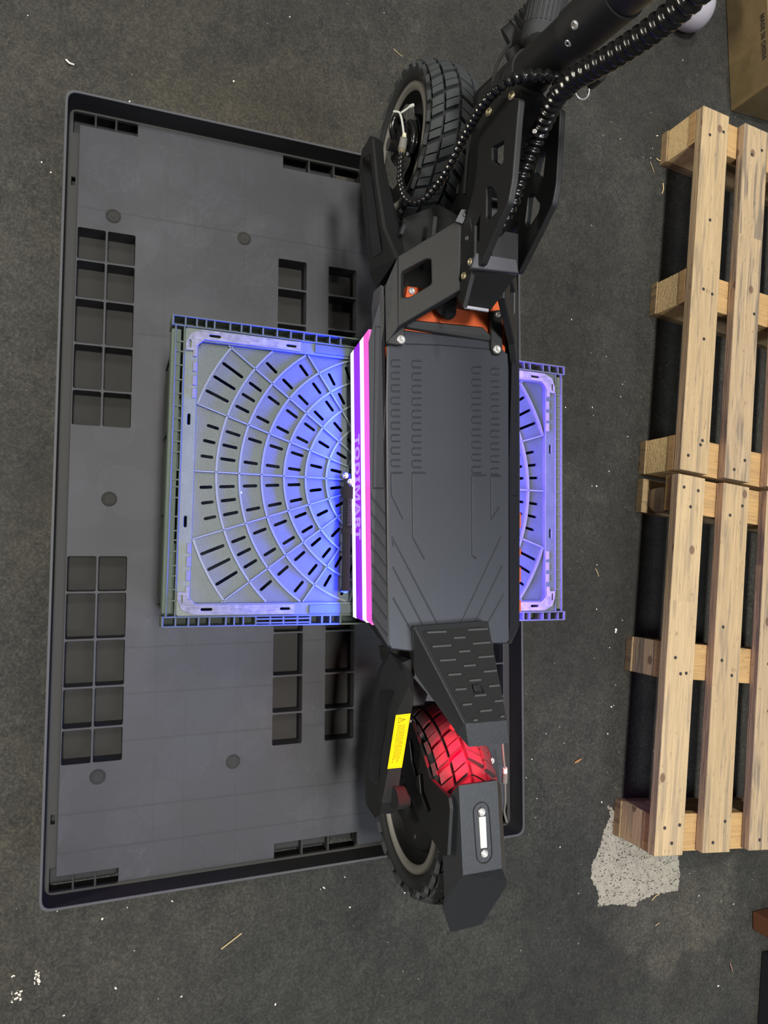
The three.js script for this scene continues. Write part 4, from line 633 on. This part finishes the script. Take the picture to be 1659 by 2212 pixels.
    // lathe heights count toward the left face after the turn
    lo('rim', lath([[rr + 0.0075, 0.030], [rr + 0.007, 0.0375], [rr + 0.003, 0.0385], [rr - 0.002, 0.0375], [rr - 0.005, 0.032]]), M.silver, 'pale grey rim edge');
    lo('rim_dish', lath([[rr - 0.005, 0.034], [rr - 0.010, 0.012], [rr - 0.03, 0.006], [0.02, 0.008], [0, 0.008]]), M.blackSatin);
    if (front) {
      lo('hub_motor', lath([[0.052, 0.008], [0.050, 0.026], [0.046, 0.033], [0.03, 0.037], [0.022, 0.046], [0, 0.047]]), M.blackGloss);
    } else {
      lo('hub_motor', lath([[0.070, 0.008], [0.068, 0.020], [0.062, 0.026], [0.034, 0.029], [0.026, 0.029], [0.022, 0.046], [0, 0.047]]), M.blackSatin);
      for (let k = 0; k < 6; k++) { const a = k / 6 * 6.283 + 0.4; lo('hub_screw', toward(bolt(V(0, 0, 0), UP, 0.0035), V(-0.027, 0.048 * Math.cos(a), 0.048 * Math.sin(a)), V(-1, 0, 0)), M.metalGrey); }
    }
    lo('axle_nut', new THREE.CylinderGeometry(0.010, 0.010, 0.014, 6).rotateZ(Math.PI / 2).translate(-0.052, 0, 0), M.metalGrey);
    // tread blocks: pairs of slanted knobs and outer shoulder knobs
    const surf = (th, s, up) => { const half = (R - rr) * 0.465, y = hw * 0.93 * Math.sin(s), r = rr + half + half * Math.cos(s) + up; return V(y + Math.sin(s) * up * 0.7, r * Math.cos(th), r * Math.sin(th)); };
    const knob = (s0, s1, len, skew, taper) => {
      const n = 4, m = 3, pos = [], grid = (up) => { const g = []; for (let i = 0; i <= n; i++) for (let j = 0; j <= m; j++) { const e = (up > 0 ? taper : 0), s = mix(s0 + e * (s1 - s0) * 0.5, s1 - e * (s1 - s0) * 0.5, j / m), k = (s - s0) / (s1 - s0); g.push(surf((i / n - 0.5) * len * (1 - e) + skew * (k - 0.5), s, up)); } return g; };
      const a = grid(-0.003), b = grid(0.0058), id = (i, j) => i * (m + 1) + j, tri = (x, y, z) => pos.push(x.x, x.y, x.z, y.x, y.y, y.z, z.x, z.y, z.z);
      for (let i = 0; i < n; i++) for (let j = 0; j < m; j++) { tri(b[id(i, j)], b[id(i, j + 1)], b[id(i + 1, j + 1)]); tri(b[id(i, j)], b[id(i + 1, j + 1)], b[id(i + 1, j)]); }
      const rim = []; for (let j = 0; j <= m; j++) rim.push(id(0, j)); for (let i = 1; i <= n; i++) rim.push(id(i, m)); for (let j = m - 1; j >= 0; j--) rim.push(id(n, j)); for (let i = n - 1; i > 0; i--) rim.push(id(i, 0));
      rim.forEach((q, k) => { const r = rim[(k + 1) % rim.length]; tri(a[q], b[q], b[r]); tri(a[q], b[r], a[r]); });
      let g = new THREE.BufferGeometry(); g.setAttribute('position', new THREE.Float32BufferAttribute(pos, 3)); g.computeVertexNormals(); return boxUV(toCreasedNormals(g, 0.6));
    };
    const N = 24, st = 2 * Math.PI / N, kinds = [];
    for (const s of [-1, 1]) { // each knob is cut by a slanting sipe into two pieces
      const pair = (a, b, skew) => merge([knob(s > 0 ? a : -b, s > 0 ? b : -a, st * 0.42, s * skew, 0.06), knob(s > 0 ? a : -b, s > 0 ? b : -a, st * 0.34, s * skew, 0.06).rotateX(st * 0.42)]);
      kinds.push([pair(0.045, 0.50, 0.09), s > 0 ? 0 : 0.5]);
      kinds.push([pair(0.57, 1.04, 0.07), s > 0 ? 0.42 : 0.92]);
      kinds.push([knob(s > 0 ? 1.10 : -1.38, s > 0 ? 1.38 : -1.10, st * 0.55, 0, 0.1), s > 0 ? 0.1 : 0.6]);
    }
    kinds.forEach(([g, off]) => { for (let k = 0; k < N; k++) { const o = local('tread_block', g, M.tread, w); o.rotation.x = (k + off) * st; } });
    return w;
  }
  const fw = wheel('front_wheel', [0.0680, 0.3075, -0.5200], 0.1235, 0.0838, 0.018, true), rw = wheel('rear_wheel', [0.0735, 0.3525, 0.4440], 0.1290, 0.0856, 0, false);
  // brake disc, caliper and cable ties at the front hub
  {
    const holes = []; for (let k = 0; k < 30; k++) { const a = k / 30 * 6.283, r = k % 2 ? 0.046 : 0.052; const L = []; for (let i = 0; i < 8; i++) { const b = i / 8 * 6.283, lx = 0.0036 * Math.cos(b), ly = 0.0014 * Math.sin(b), c = a + 0.9; L.push(new THREE.Vector2(r * Math.cos(a) + lx * Math.cos(c) - ly * Math.sin(c), r * Math.sin(a) + lx * Math.sin(c) + ly * Math.cos(c))); } holes.push(L); }
    const o = []; for (let i = 0; i < 96; i++) { const a = i / 96 * 6.283, r = 0.058 + 0.0016 * Math.sin(a * 12); o.push(new THREE.Vector2(r * Math.cos(a), r * Math.sin(a))); }
    local('brake_disc', extr(o, holes, 0.002).rotateY(-Math.PI / 2).translate(-0.040, 0, 0), M.disc, fw, null, 'pale drilled brake disc');
    const cal = pt('brake_caliper', [loft([[[848, 262, 0.36], [866, 252, 0.372], [880, 270, 0.372], [883, 312, 0.372], [862, 325, 0.365], [845, 305, 0.35]].map((q) => P(...q)), [[846, 264, 0.33], [866, 254, 0.33], [882, 272, 0.33], [885, 314, 0.33], [862, 327, 0.33], [843, 307, 0.33]].map((q) => P(...q))], 0.6), rod(P(871, 300, 0.378), P(868, 330, 0.384), 0.0065)], M.blackGloss);
    part('cable_barrel', rod(P(872, 300, 0.388), P(868, 325, 0.392), 0.0052, 0.0056, 20), M.silver, cal); part('ferrule', rod(P(868.5, 324, 0.392), P(867, 333, 0.394), 0.0045), M.brass, cal);
    part('caliper_bolt', bolt(P(894, 296, 0.378), V(-0.3, 1, 0), 0.0028), M.chrome, cal); part('caliper_bolt', bolt(P(879, 333, 0.38), V(-0.3, 1, 0), 0.003), M.metalGrey, cal);
    pt('motor_lead', [tube([P(850, 300, 0.36), P(846, 276, 0.368), P(852, 256, 0.372), P(862, 246, 0.37), P(870, 262, 0.372)], 0.0042), tube([P(885, 262, 0.372), P(893, 280, 0.378), P(892, 305, 0.378), P(886, 330, 0.37)], 0.004), tube([P(894, 262, 0.365), P(901, 285, 0.37), P(899, 310, 0.37), P(893, 330, 0.36)], 0.0035)], M.coil);
    pt('cable_tie', tube([P(850, 241, 0.385), P(862, 243, 0.39), P(867, 255, 0.392), P(870, 272, 0.393), P(872, 288, 0.392)], 0.0016), M.tie, 'pale plastic cable tie'); pt('cable_tie', [tube([P(866, 244, 0.392), P(878, 236, 0.394), P(884, 231, 0.394)], 0.0013), rod(P(884, 231, 0.394), P(893, 227, 0.394), 0.0025)], M.tie, 'pale plastic cable tie');
    pt('tie_head', toward(new RoundedBoxGeometry(0.005, 0.005, 0.007, 1, 0.001), P(873, 293, 0.394), UP), std([0.6, 0.58, 0.42], 0.5));
  }

  // ---- cables
  pt('spiral_hose', coil([P(1048, 552, 0.565), PX(1060, 525, 0.05), PX(1086, 478, 0.052), PX(1110, 428, 0.054), PX(1130, 370, 0.056), PX(1160, 300, 0.060), PX(1187, 240, 0.056), PX(1213, 192, 0.050)], 0.0076, 0.0112, 0.30, 0.0092), M.coil);
  pt('spiral_hose', coil([PX(1213, 200, 0.052), PX(1238, 172, 0.050), PX(1275, 150, 0.050), PX(1330, 118, 0.052), PX(1400, 72, 0.054), PX(1475, 12, 0.054), PX(1560, -70, 0.054)], 0.0118, 0.0124, 0.28, 0.0105), M.coil);
  pt('spiral_cable', coil([[867, 333, .394], [865, 360, .40], [866, 392, .41], [876, 424, .425], [897, 437, .445], [920, 428, .465], [945, 400, .49], [970, 362, .52], [995, 312, .55], [1018, 268, .58], [1042, 228, .61], [1070, 196, .635], [1105, 172, .655], [1145, 164, .67], [1190, 166, .68], [1215, 180, .675]].map((q) => P(...q)), 0.0046, 0.0074, 0.36, 0.0086), M.coil);
  pt('lamp_cable', tube([P(1103, 95, 0.62), P(1085, 118, 0.62), P(1073, 142, 0.615), P(1066, 170, 0.61), P(1060, 200, 0.6)], 0.0019), M.black);
  { const q = P(1257, 194, 0.655); pt('key_ring', toward(new THREE.TorusGeometry(0.0098, 0.0011, 10, 48).rotateX(Math.PI / 2), q, V(0.05, 1, 0.2)), M.chrome, 'bare steel split ring'); pt('hose_clip', rod(PX(1276, 178, 0.085), PX(1298, 160, 0.085), 0.007), M.blackSatin); }
  // ---- headlamp on the stem
  {
    const c = P(1176, 34, 0.64), ax = V(0.05, 0.34, -0.94).normalize(), hl = pt('headlamp', toward(new THREE.LatheGeometry([[0, -0.034], [0.017, -0.033], [0.021, -0.026], [0.0215, -0.012], [0.0215, 0.018], [0.019, 0.022], [0, 0.021]].map((q) => new THREE.Vector2(...q)), 48), c, ax), M.bodyGrey);
    const f = V(1, 0, 0).addScaledVector(ax, -ax.x).normalize(), k = ax.clone().cross(f); for (let i = 0; i < 26; i++) { const a = i / 26 * 2 * Math.PI, o = f.clone().multiplyScalar(Math.cos(a)).addScaledVector(k, Math.sin(a)); part('lamp_ridge', bar(c.clone().addScaledVector(o, 0.0215).addScaledVector(ax, -0.012), c.clone().addScaledVector(o, 0.0215).addScaledVector(ax, 0.018), 0.0022, 0.002, o), M.bodyGrey, hl); }
    const b = P(1132, 70, 0.60), ax2 = V(0.62, 0.62, -0.48).normalize(); for (let i = 0; i < 5; i++) part('cooling_fin', toward(new THREE.CylinderGeometry(0.0235 - 0.001 * Math.abs(i - 3), 0.0235 - 0.001 * Math.abs(i - 3), 0.0032, 40), b.clone().addScaledVector(ax2, -0.006 + 0.0068 * i), ax2), M.bodyGrey, hl);
    part('lamp_body', toward(new THREE.CylinderGeometry(0.018, 0.019, 0.044, 32), b.clone().addScaledVector(ax2, 0.002), ax2), M.black, hl); part('lamp_mount', rod(P(1110, 108, 0.60), P(1128, 150, 0.60), 0.011), M.black, hl);
    part('lamp_bracket', rod(b, PX(1190, 120, 0.05), 0.012), M.black, hl);
  }

  // ---- kick tail
  {
    const top = PT([[893, 1353, 0.458], [1055, 1341, 0.460], [1096, 1556, 0.528], [1003, 1563, 0.528]]), rear = PT([[1101, 1605, 0.524], [1011, 1614, 0.524]]);
    const lf = [top[0], top[3], rear[1], PX(987, 1586, 0.027), PX(930, 1504, 0.013), PX(895, 1456, 0.002), V(0.001, 0.41, 0.205)], rx = [0, 0, 0, 0.088, 0.092, 0.098, 0.100];
    const rg = [top[1], top[2], rear[0], ...lf.slice(3).map((q, i) => V(rx[i + 3], q.y, q.z))], mid = (q, r, t) => q.map((p, i) => p.clone().lerp(r[i], t));
    const shrink = (L, b) => inset(L, b);
    const kt = pt('kick_tail', loft([shrink(lf, 0.0012), mid(lf, rg, 0.018), mid(lf, rg, 0.982), shrink(rg, 0.0012)], 0.3), M.bodyGrey);
    const pln = planeOf(top[0], top[1], top[3]), z2 = (x, y) => [880 + x * 0.1672, 1330 + y * 0.1672];
    const pad = plate({ ...pln, o: pln.o.clone().addScaledVector(pln.n, 0.0012) }, [z2(185, 195), z2(985, 135), z2(1045, 185), z2(1268, 1290), z2(1225, 1345), z2(840, 1385), z2(770, 1345)], [[z2(800, 895), z2(935, 880), z2(1000, 990), z2(850, 1005)]], 0.003, 0.0008, 0.006, 0.003);
    const po = part('tail_pad', pad, M.rubber, kt, 'black rubber foot pad');
    const bars = [[245, 228, 500, 217], [775, 195, 1030, 180], [590, 298, 745, 290], [315, 410, 560, 393], [835, 372, 1065, 355], [655, 475, 805, 465], [410, 590, 620, 577], [905, 548, 1105, 533], [720, 660, 875, 648], [520, 775, 690, 763], [975, 735, 1145, 718], [790, 850, 945, 837], [610, 965, 755, 955], [1045, 922, 1185, 908], [860, 1045, 1010, 1030], [705, 1162, 825, 1150], [1115, 1115, 1225, 1105], [930, 1243, 1085, 1228], [1190, 1315, 1245, 1308], [840, 1362, 900, 1355]];
    for (const [a, b, c, d] of bars) part('pad_rib', bar(onPlane(...z2(a, b), pln).addScaledVector(pln.n, 0.0018), onPlane(...z2(c, d), pln).addScaledVector(pln.n, 0.0018), 0.0026, 0.0030, pln.n), std([0.05, 0.052, 0.052], 0.6), kt);
    part('pad_clip', bar(onPlane(...z2(850, 945), pln).addScaledVector(pln.n, 0.001), onPlane(...z2(945, 935), pln).addScaledVector(pln.n, 0.001), 0.009, 0.004, pln.n), M.blackSatin, kt);
    part('tail_screw', bolt(P(976, 1533, 0.495), V(-0.8, 0.6, 0), 0.003), M.metalGrey, kt);
    // the red tail lamp under the kick tail, aimed at the tyre
    const lm = V(0.064, 0.476, 0.322); part('tail_light', box(0.05, 0.008, 0.006, lm.x, lm.y, lm.z - 0.005, 0.002), new THREE.MeshStandardMaterial({ color: C(0.3, 0.01, 0.01), roughness: 0.3, emissive: C(1, 0.02, 0.03), emissiveIntensity: 1.2 }), kt, 'red tail lamp');
const L = new THREE.SpotLight(C(1, 0.0, 0.03), RED_TAIL, 0.6, 1.0, 0.7, 2); L.position.set(lm.x, lm.y + 0.006, lm.z + 0.004); L.name = 'tail_lamp_light'; L.target.position.set(lm.x + 0.004, 0.425, 0.385); L.castShadow = true; scene.add(L, L.target);
  }
  // ---- rear fender with reflector
  {
    const FT = 0.503, T = PT([[991, 1697, FT], [1074, 1686, FT], [1084, 1876, FT - 0.001], [1000, 1891, FT - 0.001]]), low = PT([[953, 1738, 0.478], [1081, 1694, 0.478], [1095, 1902, 0.474], [960, 1944, 0.474]]), nose = P(972, 1720, 0.487), bL = P(956, 1964, 0.468), bR = P(1094, 1915, 0.468), b1 = P(973, 2014, 0.448), b2 = P(1040, 1997, 0.448);
    const tri = (L) => { const pos = []; for (const f of L) for (let i = 1; i + 1 < f.length; i++) for (const q of [f[0], f[i], f[i + 1]]) pos.push(q.x, q.y, q.z); return pos; };
    const th = 0.004, inn = (q) => V(mix(q.x, 0.07, 0.05), q.y - th, q.z - (q.z > 0.5 ? 0.003 : 0));
    const outer = [[T[0], T[3], T[2], T[1]], [T[0], nose, low[0], low[3], T[3]], [T[3], low[3], bL, b1, b2, bR, low[2], T[2]], [T[1], T[2], low[2], low[1]]], inner = outer.map((f) => f.map(inn).reverse());
    const rim = [T[1], T[0], nose, low[0], low[3], bL, b1, b2, bR, low[2], low[1]], edge = rim.map((q, i) => { const r = rim[(i + 1) % rim.length]; return [q, r, inn(r), inn(q)]; });
    let g = new THREE.BufferGeometry(); g.setAttribute('position', new THREE.Float32BufferAttribute(tri([...outer, ...inner, ...edge]), 3)); g.computeVertexNormals(); g = boxUV(toCreasedNormals(g, 0.2));
    const fd = pt('rear_fender', g, M.bodyGrey);
    const up = planeOf(T[0], T[1], T[3]), on = (x, y, h = 0) => onPlane(x, y, up).addScaledVector(up.n, h);
    const groove = (() => { const L = [], a = on(1039, 1752), b = on(1046, 1845); const d = b.clone().sub(a).normalize(), s = up.n.clone().cross(d), r = 0.0105; for (const [c, e] of [[a, -1], [b, 1]]) for (let k = 0; k <= 10; k++) { const an = -Math.PI / 2 + Math.PI * k / 10; L.push(c.clone().addScaledVector(s, e * -r * Math.sin(an)).addScaledVector(d, e * r * Math.cos(an)).addScaledVector(up.n, 0.0005)); } L.push(L[0].clone()); return new THREE.TubeGeometry(new THREE.CatmullRomCurve3(L, false, 'centripetal'), 120, 0.0006, 6); })();
    part('reflector_border', groove, M.black, fd);
    const rq = [[1034, 1765], [1048, 1763], [1051, 1830], [1038, 1832]].map(([x, y]) => on(x, y, 0.0018)); part('reflector', solid(rq, rq.map((q) => q.clone().addScaledVector(up.n, -0.002)), 0.0006), M.white, fd, 'white reflector bar');
    for (const [x, y] of [[1040, 1753], [1045.5, 1843]]) part('reflector_bolt', bolt(on(x, y, 0.0005), up.n, 0.0052), M.chrome, fd);
    // stay: the upright plate between tyre and arm
    const stay = plate(upright(0.026), [[884, 1556], [890, 1560], [915, 1633], [929, 1681], [969, 1722], [972, 1745], [966, 1850], [952, 1848], [938, 1822], [905, 1772], [878, 1705], [866, 1650]], [[[884, 1598], [889, 1596], [906, 1672], [897, 1678], [888, 1645]], [[905, 1672], [913, 1672], [916, 1712], [931, 1750], [923, 1755], [908, 1714]]], 0.005, 0.0008, 0.002, 0.002);
    part('fender_stay', stay, M.black, fd); part('stay_screw', bolt(PX(886, 1558, 0.026), V(-0.8, 0.6, 0), 0.0026), M.chrome, fd);
  }
  { const q = PT([[846, 1404, 0.385], [894, 1400, 0.385], [897, 1462, 0.385], [880, 1460, 0.385], [852, 1436, 0.385]]); pt('swing_pivot', solid(q, drop(q, 0.05), 0.002), M.rubber); }
  // rear swing arm behind the cover, and the right-hand caliper with its cable
  { const q = PT([[893, 1462, 0.405], [925, 1500, 0.405], [918, 1524, 0.405], [889, 1528, 0.405]]); pt('swing_arm', solid(q, drop(q, 0.06), 0.002), M.black); }
  pt('arm_boss', [rod(PX(873, 1722, 0.005), PX(873, 1722, 0.005).add(V(-0.014, 0, 0)), 0.014), rod(PX(882, 1728, 0.008), PX(882, 1728, 0.008).add(V(-0.016, 0, 0)), 0.008)], M.rubber);
  pt('rear_caliper', [loft([PT([[1050, 1625, 0.40], [1072, 1618, 0.40], [1080, 1690, 0.40], [1050, 1690, 0.40]]), PT([[1050, 1625, 0.34], [1072, 1618, 0.34], [1080, 1690, 0.34], [1050, 1690, 0.34]])], 0.3)], M.blackGloss);
  for (const [x, y] of [[1060, 1643], [1061, 1669]]) pt('caliper_bolt', bolt(P(x, y, 0.403), V(-0.2, 1, 0), 0.0055), M.chrome);
  pt('brake_cable', [tube([P(1085, 1600, 0.40), P(1088, 1640, 0.395), P(1091, 1665, 0.39), P(1091, 1695, 0.385), P(1091, 1735, 0.37), P(1089, 1752, 0.36), P(1094, 1775, 0.35)], 0.0017), rod(P(1091, 1669, 0.39), P(1090, 1690, 0.386), 0.004)], M.silver); pt('cable_ferrule', rod(P(1091, 1659, 0.392), P(1091, 1669, 0.39), 0.0032), M.white);
}

renderer.render(scene, camera);
